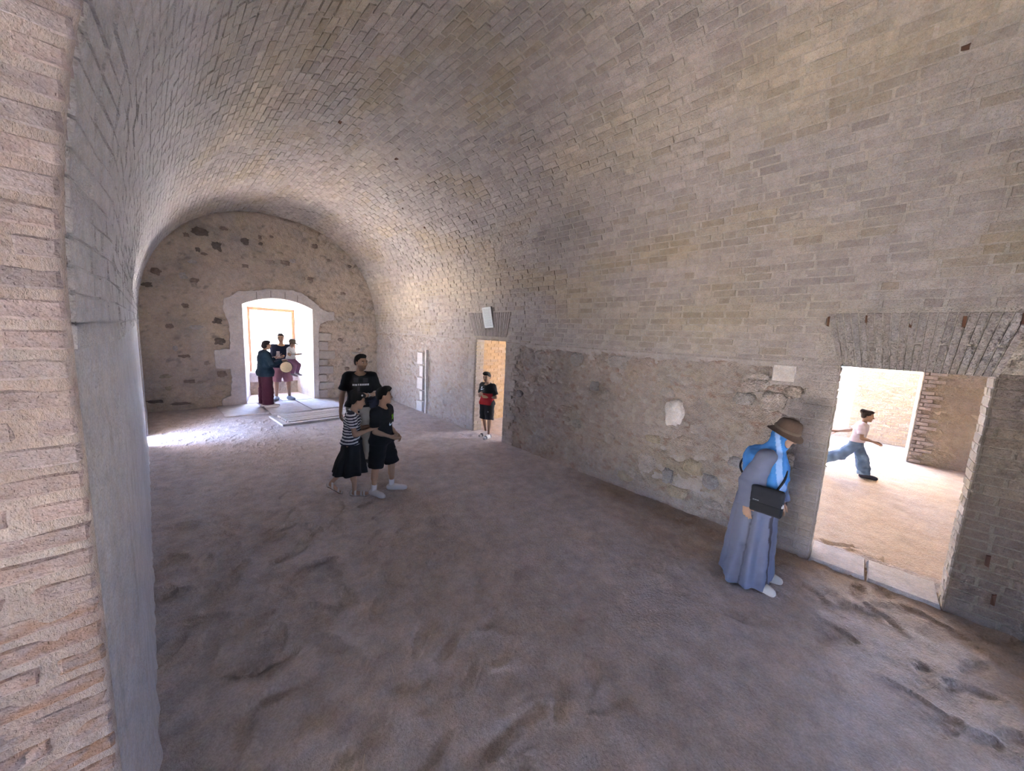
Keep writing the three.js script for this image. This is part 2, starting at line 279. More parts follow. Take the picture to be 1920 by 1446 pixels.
// ---------------------------------------------------------------- right wall: brick above and around the doors, rubble panels between
const wallRight = struct('wall_right'), TH = 0.25;
const RUB = (u, v, k) => {                                     // relief and stone-likeness of plastered rubble
  const wx = u + 0.12 * noise(u * 2, v * 2, k), wy = v + 0.10 * noise(u * 2 + 7, v * 2, k), [f1, f2, id] = worley(wx * 3.6, wy * 5.6, k), show = sstep(-0.12, 0.28, fbm(u * 0.8, v * 1.1, k + 4, 3));
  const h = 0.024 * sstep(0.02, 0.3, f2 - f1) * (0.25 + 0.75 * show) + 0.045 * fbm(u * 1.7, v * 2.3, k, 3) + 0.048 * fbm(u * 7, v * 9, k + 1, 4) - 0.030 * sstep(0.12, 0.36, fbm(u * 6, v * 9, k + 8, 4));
  return { h, id, gap: f2 - f1, show };
};
{
  const edgeNear = (y) => { for (const [a, b, e] of [[1.64, 1.83, 0.40], [1.25, 1.45, 0.41], [0.88, 1.08, 0.41], [0.49, 0.67, 0.41]]) if (y > a && y < b) return e; return 0.54; };
  const edgeFar = (y) => 4.84 + 0.03 * Math.round(2 * noise(y * 4, 1)) - (Math.floor(y / 0.16) % 2 ? 0.07 : 0);
  const edgeBeyond = (y) => 6.34 + (Math.floor(y / 0.2 + 0.5) % 2 ? 0.17 : 0);
  const panelTop = (d) => (d < 5 ? 2.0 - 0.25 * sstep(0.85, 0.6, d) * 0 - 0.04 * noise(d * 4, 2) : 2.1);
  const inPanel = (d, y) => (y < panelTop(d) && d > (y > 1.78 ? 0.72 : edgeNear(y)) && d < edgeFar(y)) || (y < 2.08 && d > edgeBeyond(y));
  const doorHole = (d, y, g = 0) => (y < 2.03 && d > -0.74 - g && d < 0.17 + g) || (y < 2.14 && d > 5.09 - g && d < 6.10 + g);
  // masonry behind
  const core = new MB(), slab = (d0, d1, y0, y1) => {
    const q = []; for (const d of [d0, d1]) for (const y of [y0, y1]) q.push(P(xR(d) + 0.05, y, d), P(xR(d) + TH, y, d));
    core.quad(q[0], q[2], q[6], q[4], V(-1, 0, 0), C.lime); core.quad(q[1], q[3], q[7], q[5], V(1, 0, 0), C.lime); core.quad(q[0], q[1], q[3], q[2], V(0, 0, 1), C.pink); core.quad(q[4], q[5], q[7], q[6], V(0, 0, -1), C.pink); core.quad(q[0], q[1], q[5], q[4], V(0, -1, 0), C.pink); core.quad(q[2], q[3], q[7], q[6], V(0, 1, 0), C.pink);
  };
  slab(D0, -0.74, -0.15, 5.35); slab(-0.74, 0.17, 2.02, 5.35); slab(0.17, 5.09, -0.15, 5.35); slab(5.09, 6.10, 2.13, 5.35); slab(6.10, 13.2, -0.15, 5.35);
  add(wallRight, 'masonry', core.geo(), M.plaster);
  // mortar bed of the brick parts
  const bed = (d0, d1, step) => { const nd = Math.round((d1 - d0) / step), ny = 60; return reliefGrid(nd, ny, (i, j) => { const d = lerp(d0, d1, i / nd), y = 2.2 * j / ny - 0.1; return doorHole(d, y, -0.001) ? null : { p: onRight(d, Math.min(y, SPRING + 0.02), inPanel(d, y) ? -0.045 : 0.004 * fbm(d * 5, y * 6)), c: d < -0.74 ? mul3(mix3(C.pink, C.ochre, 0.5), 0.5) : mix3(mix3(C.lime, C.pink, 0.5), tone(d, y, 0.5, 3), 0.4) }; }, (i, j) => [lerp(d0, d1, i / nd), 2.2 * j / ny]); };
  add(wallRight, 'mortar', bed(D0, -0.74, 0.08), M.mortar); add(wallRight, 'mortar', bed(0.17, 5.09, 0.05), M.mortar); add(wallRight, 'mortar', bed(6.10, D1, 0.08), M.mortar);
  // bricks
  const list = [], rnd = rngOf(21), ch = 0.0775, N = V(-1, 0, 0);
  for (let k = 0; k * ch < SPRING - 0.02; k++) for (const [a, b] of [[D0, -0.74], [0.17, 5.09], [6.10, D1]]) {
    let d = a, first = true; const y0 = k * ch, y1 = Math.min(y0 + ch, SPRING);
    while (d < b - 0.01) {
      const len = first ? (k % 2 ? 0.125 : 0.25) : (rnd() < 0.12 ? 0.125 : 0.238 + rnd() * 0.02), e = Math.min(d + len, b), s = d, r = rnd(), r2 = rnd(); d = e; first = false; if (b - d < 0.05) d = b;
      const dm = (s + d) / 2, ym = (y0 + y1) / 2, ee = d; if (inPanel(dm, ym) || inLintel(dm, ym, 0.02) || doorHole(dm, ym)) continue;
      if (dm > 0.5 && dm < 0.72 && ym > 1.8) continue;          // the white dressed stone
      const g = 0.010, j = () => (rnd() - 0.5) * 0.005, q = [[s + g / 2, y0 + g / 2], [ee - g / 2, y0 + g / 2], [ee - g / 2, y1 - g / 2], [s + g / 2, y1 - g / 2]].map(([x, y]) => onRight(x, y + j(), 0));
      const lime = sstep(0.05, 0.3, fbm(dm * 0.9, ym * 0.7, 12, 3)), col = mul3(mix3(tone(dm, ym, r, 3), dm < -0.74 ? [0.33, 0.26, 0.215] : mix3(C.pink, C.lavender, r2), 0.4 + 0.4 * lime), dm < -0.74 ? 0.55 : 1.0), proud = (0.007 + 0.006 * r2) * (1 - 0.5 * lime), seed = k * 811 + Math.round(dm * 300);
      list.push({ q, n: N, make: (m) => m.block(q[0], q[1], q[2], q[3], N, proud, 0.006, col, rngOf(seed), 0.4) });
    }
  }
  // brick courses on the jambs of both doorways
  for (const [dj, nz, top] of [[-0.74, -1, 2.02], [0.17, 1, 2.02], [5.09, -1, 2.13], [6.10, 1, 2.13]]) for (let k = 0; k * ch < top - 0.05; k++) {
    let x = xR(dj) + 0.012; const y0 = k * ch, y1 = Math.min(top, y0 + ch), n = V(0, 0, nz); let first = k % 2 === 0;
    while (x < xR(dj) + TH - 0.01) { const len = first ? 0.12 : 0.235, x1 = Math.min(x + len, xR(dj) + TH), x0 = x, r = rnd(); x = x1; first = false; const q = [[x0 + 0.004, y0 + 0.005], [x1 - 0.004, y0 + 0.005], [x1 - 0.004, y1 - 0.005], [x0 + 0.004, y1 - 0.005]].map(([a, b]) => P(a, b, dj)), col = mix3(tone(x0 * 3, y0, r, 6), C.ochre, 0.3), seed = k * 91 + Math.round(x0 * 900); list.push({ q, n, make: (m) => m.block(q[0], q[1], q[2], q[3], n, 0.008, 0.005, col, rngOf(seed), 0.5) }); }
  }
  pieces(wallRight, list, M.brick, 'brick', 'brickwork', 300, 60);
  // flat arches of standing bricks over the doors
  LINTELS.forEach((l, w) => {
    const out = [], r = rngOf(31 + w);
    for (let i = 0; i < l.n; i++) {
      const a = i / l.n, b = (i + 1) / l.n, g = 0.004, rows = w ? [[0, 1]] : (i % 3 === 1 ? [[0, 0.47], [0.49, 1]] : [[0, 1]]);
      for (const [k0, k1] of rows) {
        const at = (t, k, s) => onRight(lerp(lerp(l.b0, l.t0, k), lerp(l.b1, l.t1, k), t) + s * g, lerp(l.y0, l.y1, k), 0.002);
        const q = [at(a, k0, 1), at(b, k0, -1), at(b, k1, -1), at(a, k1, 1)], n = V(-1, -0.05, 0).normalize(), col = mul3(mix3(C.lavender, r() < 0.3 ? C.lime : C.pink, r() * 0.6), 0.72 + 0.18 * r()), seed = i * 7 + w * 100;
        out.push({ q, n, make: (m) => m.block(q[0], q[1], q[2], q[3], n, 0.014, 0.005, col, rngOf(seed), 0.35) });
      }
    }
    pieces(wallRight, out, M.brick, 'brick', 'brickwork', 300, 40);
  });
  const stub = rngOf(8);
  for (const [d, y] of [[0.315, 2.45], [0.05, 2.46], [-0.23, 2.44], [-0.52, 2.45], [-0.8, 2.47], [-0.9, 0.55], [-0.97, 0.25]]) {  // dark rusty lumps standing in for dark slots in the joints
    const b = new MB(), at = (dd, yy) => onRight(d + dd, y + yy, 0.004), w = 0.008 + stub() * 0.006; b.block(at(-w, -0.05), at(w, -0.045), at(w * 1.3, 0.05), at(-w, 0.055), V(-1, 0, 0), 0.019, 0.005, [1, 1, 1], stub, 0.5);
    add(wallRight, 'rusty_hole_lump', b.geo(), M.rust, 'dark rust-brown lump standing in for a hole');
  }
  // rubble panels
  const panel = (d0, d1, y1, step, seed, whiten) => {
    const nd = Math.round((d1 - d0) / step), ny = Math.round((y1 + 0.06) / step);
    const at = (i, j) => {
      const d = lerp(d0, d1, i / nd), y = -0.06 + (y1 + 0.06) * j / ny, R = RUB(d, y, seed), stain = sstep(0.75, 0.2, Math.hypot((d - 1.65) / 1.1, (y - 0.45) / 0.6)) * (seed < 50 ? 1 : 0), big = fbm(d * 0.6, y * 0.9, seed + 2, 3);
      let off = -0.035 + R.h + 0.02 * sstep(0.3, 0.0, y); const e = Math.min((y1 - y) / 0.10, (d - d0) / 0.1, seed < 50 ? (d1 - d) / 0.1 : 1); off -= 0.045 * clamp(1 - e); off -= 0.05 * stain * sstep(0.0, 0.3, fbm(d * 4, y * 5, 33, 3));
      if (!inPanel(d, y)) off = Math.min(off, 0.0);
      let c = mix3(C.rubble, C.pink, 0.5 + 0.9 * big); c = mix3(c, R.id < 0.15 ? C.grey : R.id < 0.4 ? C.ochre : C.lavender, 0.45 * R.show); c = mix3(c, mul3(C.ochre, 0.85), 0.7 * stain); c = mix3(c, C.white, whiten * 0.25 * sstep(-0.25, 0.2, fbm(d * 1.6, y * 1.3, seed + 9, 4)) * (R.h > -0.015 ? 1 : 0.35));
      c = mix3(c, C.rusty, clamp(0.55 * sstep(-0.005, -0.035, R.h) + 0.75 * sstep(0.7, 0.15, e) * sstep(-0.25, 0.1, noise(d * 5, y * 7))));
      c = mix3(c, mul3(C.rusty, 1.1), 0.55 * sstep(0.10, 0.30, fbm(d * 8, y * 12, seed + 20, 3))); c = mix3(c, C.lime, 0.35 * sstep(0.12, 0.3, fbm(d * 5, y * 7, seed + 25, 3)));
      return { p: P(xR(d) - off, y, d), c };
    };
    return flipped(reliefGrid(nd, ny, at, (i, j) => [lerp(d0, d1, i / nd), y1 * j / ny]));
  };
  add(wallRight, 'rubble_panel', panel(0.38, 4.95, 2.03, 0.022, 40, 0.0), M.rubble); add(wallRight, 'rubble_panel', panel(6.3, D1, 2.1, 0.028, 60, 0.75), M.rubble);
  // stones and plaster patches that show in the panels
  const lump = (d, y, w, h, th, col, seed, mat = M.rubble, name = 'stone', label) => {
    const g = new THREE.IcosahedronGeometry(1, 3), p = g.attributes.position, cc = [], uu = [];
    for (let i = 0; i < p.count; i++) { const x = p.getX(i), yy = p.getY(i), z = p.getZ(i), k = 1 + 0.42 * noise(x * 1.6 + seed, yy * 1.6, z * 1.6) + 0.16 * noise(x * 4, yy * 4 + seed, z * 4), sq = (t) => Math.sign(t) * Math.pow(Math.abs(t), 0.7); const Q = P(xR(d) - th * sq(z) * 0.9 + 0.02, y + h * sq(yy) * k, d + w * sq(x) * k); p.setXYZ(i, Q.x, Q.y, Q.z); cc.push(...mul3(col, 0.9 + 0.3 * (0.5 + noise(x * 3 + seed, yy * 3, z * 3)))); uu.push(Q.z, Q.y); }
    g.setAttribute('color', new THREE.Float32BufferAttribute(cc, 3)); g.setAttribute('uv', new THREE.Float32BufferAttribute(uu, 2)); const m = mergeVertices(g, 1e-4); m.computeVertexNormals(); add(wallRight, name, m, mat, label);
  };
  lump(1.71, 1.26, 0.115, 0.17, 0.055, C.white, 1, M.plaster, 'plaster_patch', 'whitish plaster patch'); lump(1.18, 0.50, 0.09, 0.085, 0.07, C.grey, 2); lump(0.92, 0.82, 0.10, 0.06, 0.06, C.grey, 3); lump(1.70, 0.40, 0.07, 0.1, 0.06, C.grey, 4); lump(2.0, 0.5, 0.12, 0.13, 0.06, C.pink, 5);
  lump(1.4, 0.62, 0.12, 0.09, 0.055, C.ochre, 6); lump(1.55, 0.22, 0.13, 0.07, 0.06, C.ochre, 7); lump(2.3, 0.2, 0.12, 0.06, 0.06, C.ochre, 8); lump(1.95, 0.85, 0.1, 0.05, 0.05, C.ochre, 9); lump(3.36, 1.84, 0.12, 0.10, 0.05, C.lavender, 10); lump(2.6, 1.86, 0.16, 0.09, 0.05, C.lavender, 11); lump(0.66, 1.6, 0.11, 0.1, 0.05, C.pink, 12); lump(0.85, 1.75, 0.12, 0.07, 0.05, C.pink, 13); lump(0.5, 1.73, 0.07, 0.06, 0.05, C.rubble, 15);
  const r = rngOf(99); for (let i = 0; i < 26; i++) { const d = 0.8 + r() * 3.9, y = 0.15 + r() * 1.7; lump(d, y, 0.05 + r() * 0.08, 0.03 + r() * 0.05, 0.045, [C.lavender, C.rubble, C.pink, C.grey][Math.floor(r() * 4)], 20 + i); }
  for (const [a, b] of [[0.44, 1.35], [0.45, 0.98], [0.46, 0.58]]) lump(a, b, 0.05, 0.075, 0.05, C.rubble, 60 + b * 10);
  // dressed stones: the white block at the panel corner, the quoins of a blocked doorway
  const dressed = (d0, d1, y0, y1, off, col, name = 'dressed_stone', label) => { const b = new MB(), at = (d, y) => P(xR(d), y, d); b.block(at(d0, y0), at(d1, y0), at(d1, y1), at(d0, y1), V(-1, 0, 0.05).normalize(), off, 0.012, col, rngOf(Math.round(d0 * 100 + y0 * 10)), 0.2); add(wallRight, name, b.geo(), M.dressed, label); };
  dressed(0.50, 0.71, 1.815, 2.0, 0.02, C.white, 'dressed_stone', 'whitish dressed stone');
  for (const [a, b, y0, y1] of [[8.36, 8.66, 1.28, 1.62], [8.36, 8.54, 0.95, 1.27], [8.36, 8.68, 0.60, 0.94], [8.36, 8.52, 0.30, 0.59], [8.36, 8.70, 0.0, 0.29]]) dressed(a, b, y0 + 0.01, y1, 0.045, C.white, 'quoin_stone', 'whitewashed quoin stone');
  const strip = new MB(), at = (d, y, o) => P(xR(d) - o, y, d); strip.block(at(8.16, 0, 0), at(8.22, 0, 0), at(8.22, 1.7, 0), at(8.16, 1.7, 0), V(-1, 0, 0), 0.05, 0.006, C.white, rngOf(4), 0.2); add(wallRight, 'jamb_strip', strip.geo(), M.dressed);
}
const trim1 = struct('trim_1');
for (const [a, b] of [[-0.735, -0.27], [-0.262, 0.165]]) { const m = new MB(), q = (x, d) => P(x, 0.012, d); m.block(q(xR(a) - 0.01, a), q(xR(b) - 0.01, b), q(xR(b) + 0.46, b), q(xR(a) + 0.46, a), V(0, 1, 0), 0.028, 0.012, mul3(C.lime, 1.02), rngOf(Math.round(b * 100)), 0.1); add(trim1, 'threshold_slab', m.geo(), M.dressed); }

// ---------------------------------------------------------------- far wall: rubble under the vault's end, an arched embrasure with a window
const wallFar = struct('wall_far'), FX0 = 1.78, FX1 = 3.43;
const profile = (x, d) => { const c = (xR(d) + xL(d)) / 2, h = (xR(d) - xL(d)) / 2, k = Math.abs((x - c) / h); return k >= 1 ? SPRING : SPRING + RISE * Math.pow(1 - Math.pow(k, EXPO), 1 / EXPO); };
const archY = (x) => 2.645 + 0.215 * (1 - Math.pow((x - 2.605) / 0.825, 2));
{
  const core = new MB();
  core.box(-1.6, 1.7, -0.15, 5.35, D1 + 0.06, 13, C.rubble).box(3.5, 6.2, -0.15, 5.35, D1 + 0.06, 13, C.rubble).box(1.7, 3.5, 2.93, 5.35, D1 + 0.06, 13, C.rubble);
  core.box(-1.6, 2.12, -0.15, 5.35, 13, 13.35, C.cream).box(3.36, 6.2, -0.15, 5.35, 13, 13.35, C.cream).box(2.12, 3.36, 2.64, 5.35, 13, 13.35, C.cream).box(2.12, 3.36, -0.15, 0.42, 13, 13.35, C.ochre);
  add(wallFar, 'masonry', core.geo(), M.plaster);
  const W = 5.6, H = 5.1, st = 0.03, nx = Math.round(W / st), ny = Math.round(H / st), X = (i) => -0.2 + W * i / nx, Y = (j) => -0.06 + H * j / ny;
  const top = (x) => profile(x, D1) + 0.05;
  add(wallFar, 'rubble_facing', reliefGrid(nx, ny, (i, j) => {
    const x = X(i), y = Y(j); if (y > top(x) + st || x < xL(D1) - 0.08 || x > xR(D1) + 0.1 || (x > 1.62 && x < 3.5 && y < 2.9)) return null;
    const R = RUB(x, y, 80), big = fbm(x * 0.7, y * 0.9, 81, 3); let c = mix3(mul3(C.rubble, 1.45), mul3(C.ochre, 1.4), 0.4 + 0.9 * big); c = mix3(c, R.id < 0.2 ? C.grey : R.id < 0.5 ? C.ochre : C.pink, 0.5 * R.show); c = mix3(c, C.dark, 0.6 * sstep(-0.005, -0.035, R.h)); c = mix3(c, C.lime, 0.4 * sstep(0.12, 0.35, fbm(x * 1.3, y * 1.3, 90, 4)));
    return { p: P(x, y, D1 + 0.015 - R.h * 1.15), c };
  }, (i, j) => [X(i), Y(j)]), M.rubble);
  // limewashed surround
  const o = [[1.27, -0.05], [1.29, 0.2], [1.47, 0.28], [1.48, 0.58], [1.51, 0.75], [1.48, 0.98], [1.2, 1.0], [1.19, 1.14], [1.19, 1.45], [1.49, 1.48], [1.52, 1.9], [1.49, 2.2], [1.44, 2.35], [1.40, 2.54], [1.43, 2.74], [1.58, 2.82], [1.72, 2.95], [2.11, 3.01], [2.35, 3.09], [2.59, 3.10], [2.9, 3.12], [3.1, 3.08], [3.3, 3.0], [3.44, 2.88], [3.6, 2.75], [3.72, 2.64], [3.83, 2.61], [4.02, 2.62], [4.03, 2.38], [3.8, 2.34], [3.64, 2.25], [3.58, 2.0], [3.57, 1.0], [3.55, -0.05]], sh = new THREE.Shape(), r = rngOf(12);
  o.forEach(([x, y], i) => { if (!i) { sh.moveTo(x, y); return; } const [px, py] = o[i - 1], n = Math.max(1, Math.round(Math.hypot(x - px, y - py) / 0.06)); for (let k = 1; k <= n; k++) sh.lineTo(lerp(px, x, k / n) + (k < n ? (r() - 0.5) * 0.03 : 0), lerp(py, y, k / n) + (k < n ? (r() - 0.5) * 0.03 : 0)); });
  sh.lineTo(FX1, -0.05); for (let k = 0; k <= 24; k++) { const x = lerp(FX1, FX0, k / 24); sh.lineTo(x, archY(x)); } sh.lineTo(FX0, -0.05); sh.closePath();
  const g = new THREE.ExtrudeGeometry(sh, { depth: 0.06, bevelEnabled: true, bevelSize: 0.008, bevelThickness: 0.008, bevelSegments: 1, curveSegments: 6 }); g.translate(0, 0, -(D1 + 0.0)); const cc = []; for (let i = 0; i < g.attributes.position.count; i++) cc.push(...mix3(C.lime, C.white, 0.4)); g.setAttribute('color', new THREE.Float32BufferAttribute(cc, 3));
  add(wallFar, 'plaster_surround', g, M.plaster, 'limewashed door surround');
  let y = 0.02; const hs = [0.27, 0.22, 0.24, 0.25, 0.2, 0.26, 0.28, 0.25]; hs.forEach((h, i) => { const b = new MB(), x1 = [3.82, 4.02, 3.80, 4.0, 3.84, 4.05, 3.86, 3.95][i], q = (x, yy) => P(x, yy, D1); b.block(q(3.555, y + 0.008), q(x1, y + 0.008), q(x1, y + h - 0.008), q(3.555, y + h - 0.008), V(0, 0, 1), 0.034, 0.012, mul3(mix3(C.lime, i % 3 ? C.cream : C.pink, 0.4), 0.95), rngOf(i), 0.3); add(wallFar, 'quoin_stone', b.geo(), M.dressed); y += h; });
  // joints of the arch stones
  for (const x of [2.1, 2.42, 2.75, 3.05]) { const b = new MB(); b.block(P(x - 0.008, archY(x) + 0.02, D1 - 0.067), P(x + 0.008, archY(x) + 0.02, D1 - 0.067), P(x + 0.01, archY(x) + 0.2, D1 - 0.067), P(x - 0.004, archY(x) + 0.2, D1 - 0.067), V(0, 0, 1), 0.004, 0.002, C.dark, rngOf(3), 0.2); add(wallFar, 'joint', b.geo(), M.mortar); }
  // stones that show in the facing
  const st2 = (x, yy, w, h, col, seed) => { const g2 = new THREE.IcosahedronGeometry(1, 3), p = g2.attributes.position, c2 = [], u2 = []; for (let i = 0; i < p.count; i++) { const a = p.getX(i), b = p.getY(i), z = p.getZ(i), k = 0.8 + 0.55 * noise(a * 1.5 + seed * 3.1, b * 1.5, z * 1.5) + 0.25 * noise(a * 4 + seed, b * 4, z * 4), sq = (t) => Math.sign(t) * Math.pow(Math.abs(t), 0.75); const Q = P(x + w * sq(a) * k, yy + h * sq(b) * k, D1 - 0.05 * sq(z)); p.setXYZ(i, Q.x, Q.y, Q.z); c2.push(...mul3(col, 0.85 + 0.4 * (0.5 + noise(a * 3 + seed, b * 3, z * 3)))); u2.push(Q.x, Q.y); } g2.setAttribute('color', new THREE.Float32BufferAttribute(c2, 3)); g2.setAttribute('uv', new THREE.Float32BufferAttribute(u2, 2)); const m = mergeVertices(g2, 1e-4); m.computeVertexNormals(); add(wallFar, 'stone', m, M.rubble); };
  const dk = [0.20, 0.175, 0.165], dm = [0.30, 0.255, 0.225];
  [[1.06, 4.24, 0.2, 0.10, dk], [0.8, 4.12, 0.07, 0.06, dm], [1.34, 3.98, 0.12, 0.12, dk], [0.99, 3.83, 0.06, 0.06, dk], [1.1, 3.75, 0.07, 0.04, dm], [1.93, 4.21, 0.09, 0.09, dk], [2.24, 4.38, 0.05, 0.06, dm], [2.25, 4.22, 0.06, 0.05, dk], [2.5, 4.45, 0.05, 0.04, dm], [1.5, 4.42, 0.1, 0.05, dm], [3.55, 4.42, 0.09, 0.07, dm], [2.8, 3.84, 0.13, 0.08, dm], [3.9, 4.1, 0.07, 0.05, dm], [4.51, 4.03, 0.07, 0.05, dk], [1.28, 2.16, 0.1, 0.08, dk], [1.3, 1.67, 0.13, 0.10, dk], [0.62, 1.3, 0.11, 0.05, dm], [0.68, 0.69, 0.12, 0.05, dm], [1.3, 1.0 - 0.15, 0.1, 0.1, dm], [0.1, 2.9, 0.1, 0.06, dk], [0.25, 3.2, 0.1, 0.08, dm], [0.4, 2.0, 0.08, 0.06, dm], [4.3, 3.2, 0.08, 0.05, dm], [4.6, 2.6, 0.07, 0.05, dm], [4.2, 1.8, 0.08, 0.05, dm], [4.75, 1.5, 0.06, 0.05, dm], [4.4, 0.9, 0.09, 0.06, dm], [1.9, 3.6, 0.09, 0.05, dm], [0.9, 3.1, 0.1, 0.06, dm], [0.7, 2.5, 0.08, 0.06, dm], [3.4, 3.5, 0.1, 0.06, dm], [0.05, 0.25, 0.16, 0.04, dk], [0.5, 0.16, 0.2, 0.04, dm]].forEach(([x, yy, w, h, c], i) => st2(x, yy, w, h, c, i + 1));
  const rr = rngOf(40); for (let i = 0; i < 34; i++) { const x = 0.1 + rr() * 4.9, yy = 0.3 + rr() * 3.9; if (yy < top(x) - 0.25 && !(x > 1.1 && x < 4.1 && yy < 3.2)) st2(x, yy, 0.05 + rr() * 0.1, 0.03 + rr() * 0.05, [C.ochre, C.rubble, dm, C.lime][Math.floor(rr() * 4)], 60 + i); }
  // embrasure
  const rev = (x0, x1, flip) => { const gg = reliefGrid(24, 44, (i, j) => { const t = i / 24, yy = -0.03 + (lerp(2.66, 2.66, t) + 0.04) * j / 44, x = lerp(x0, x1, t), R = RUB(t * 1.4 + x0, yy, 120); return { p: P(x + (flip ? -1 : 1) * R.h * 0.3, yy, lerp(D1 - 0.02, 13.02, t)), c: mix3(C.lime, flip ? C.ochre : C.lavender, 0.6 * R.show) }; }, (i, j) => [1.4 * i / 24, 2.7 * j / 44]); return gg; };
  add(wallFar, 'window_reveal', rev(FX0, 2.12, false), M.plaster); add(wallFar, 'window_reveal', rev(FX1, 3.36, true), M.plaster);
  add(wallFar, 'window_soffit', reliefGrid(20, 10, (i, j) => { const t = j / 10, u = i / 20, xa = lerp(FX0, FX1, u), xb = lerp(2.1, 3.38, u); return { p: P(lerp(xa, xb, t), lerp(archY(xa), 2.66, t), lerp(D1 - 0.03, 13.02, t)), c: C.white }; }, (i, j) => [i / 20, j / 10]), M.plaster);
  // parapet below the window: a plastered band on rubble, then the sill
  add(wallFar, 'parapet', reliefGrid(44, 14, (i, j) => { const x = 2.08 + 1.32 * i / 44, yy = -0.03 + 0.46 * j / 14, R = RUB(x, yy, 130); return { p: P(x, yy, 12.96 - R.h), c: mix3(C.ochre, C.rubble, R.id) }; }, (i, j) => [1.3 * i / 44, 0.46 * j / 14]), M.rubble);
  add(wallFar, 'parapet_band', new MB().box(2.08, 3.4, 0.42, 0.68, 12.93, 13.35, C.lime).geo(), M.plaster); add(wallFar, 'sill', new MB().box(2.06, 3.4, 0.68, 0.72, 12.9, 13.38, C.white).geo(), M.dressed);
}
const window1 = struct('window_1');
for (const [x0, x1, y0, y1] of [[2.12, 2.20, 0.72, 2.64], [3.28, 3.36, 0.72, 2.64], [2.20, 3.28, 2.56, 2.64]]) add(window1, 'window_frame', new MB().box(x0, x1, y0, y1, 13.1, 13.17, [0.26, 0.13, 0.075]).geo(), M.wood);
const trim2 = struct('trim_2');
for (const [a, b, c, d] of [[1.15, 2.0, 10.15, 11.55], [2.02, 2.9, 9.95, 11.55], [2.92, 3.75, 10.0, 11.55], [1.8, 2.6, 11.57, 12.95], [2.62, 3.42, 11.57, 12.95]]) { const m = new MB(); m.block(P(a, 0, c), P(b, 0, c), P(b, 0, d), P(a, 0, d), V(0, 1, 0), 0.035, 0.012, mul3(mix3(C.lime, C.lavender, 0.4), 0.95), rngOf(Math.round(a * 50 + c)), 0.08); add(trim2, 'paving_slab', m.geo(), M.dressed); }

// wall behind the camera; its window gap is added to brighten the hall
const wallBack = struct('wall_back');
add(wallBack, 'masonry', new MB().box(-1.6, 1.9, -0.15, 5.35, D0 - 0.45, D0, C.lime).box(2.8, 6.2, -0.15, 5.35, D0 - 0.45, D0, C.lime).box(1.9, 2.8, -0.15, 0.7, D0 - 0.45, D0, C.lime).box(1.9, 2.8, 1.5, 5.35, D0 - 0.45, D0, C.lime).geo(), M.plaster);

// ---------------------------------------------------------------- the room beyond the right wall and a court made up open to the sky for its light
const RX = 10.9, wallSide = struct('wall_side');
{
  const m = new MB();
  m.box(5.2, 12.6, -0.15, 4.4, 6.75, 7.2, [0.52, 0.38, 0.22]).box(4.9, 13.1, -0.15, 4.4, -3.7, -3.2, C.cream).box(RX + 0.05, 11.5, -0.15, 4.0, -3.2, -0.86, C.cream).box(RX, 11.5, -0.15, 4.0, 3.2, 6.8, C.cream).box(RX, 11.5, 2.7, 4.0, -0.86, 3.2, C.cream);
  m.box(12.6, 13.1, -0.15, 4.4, -3.2, 0.12, C.cream).box(12.6, 13.1, -0.15, 1.0, 0.12, 1.7, C.cream).box(12.6, 13.1, 2.6, 4.4, 0.12, 1.7, C.cream).box(12.6, 13.1, -0.15, 4.4, 1.7, 7.2, C.cream);
  add(wallSide, 'masonry', m.geo(), M.plaster);
  const list = [], rnd = rngOf(55), ch = 0.078;
  const course = (d0, d1, y1, at, n, tint, edge) => { for (let k = 0; k * ch < y1; k++) { let d = d0 + (k % 2) * -0.12; while (d < d1) { const e = d + 0.25, s = Math.max(d, d0), t = Math.min(e, d1), r = rnd(); d = e; if (t - s < 0.03 || (edge && !edge((s + t) / 2, k * ch))) continue; const q = [[s + 0.004, k * ch + 0.005], [t - 0.004, k * ch + 0.005], [t - 0.004, k * ch + ch - 0.005], [s + 0.004, k * ch + ch - 0.005]].map(([a, b]) => at(a, b)), col = mul3(mix3(tint, C.pink, 0.35 * r), 0.88 + 0.2 * rnd()), seed = k * 50 + Math.round(s * 77); list.push({ q, n, make: (mm) => mm.block(q[0], q[1], q[2], q[3], n, 0.009, 0.006, col, rngOf(seed), 0.5) }); } } };
  const tooth = (y) => (Math.floor(y / 0.23) % 2 ? -1.16 : -1.04);
  course(-1.3, -0.86, 3.9, (d, y) => P(RX, y, d), V(-1, 0, 0), C.pink, (d, y) => d > tooth(y));
  course(-3, 0.12, 3.8, (d, y) => P(12.6, y, d), V(-1, 0, 0), [0.62, 0.52, 0.36]); course(5.2, 10.8, 3.9, (x, y) => P(x, y, 6.75), V(0, 0, 1), [0.54, 0.385, 0.215]);
  pieces(wallSide, list, M.brick, 'brick', 'brickwork', 300, 60);
  add(wallSide, 'rubble_facing', flipped(reliefGrid(80, 120, (i, j) => { const d = -3.2 + 2.36 * i / 80, y = 4.0 * j / 120 - 0.03, R = RUB(d, y, 150); const gone = d > tooth(y); return { p: P(RX + 0.02 - (gone ? -0.02 : R.h), y, d), c: mix3(mix3(C.ochre, C.rubble, R.id), C.cream, 0.3 * R.show) }; }, (i, j) => [2.3 * i / 80, 4 * j / 120])), M.rubble);
  add(wallSide, 'jamb', new MB().box(RX, 11.5, -0.1, 4.0, -0.862, -0.845, C.cream).geo(), M.plaster);
}
const ceiling2 = struct('ceiling');
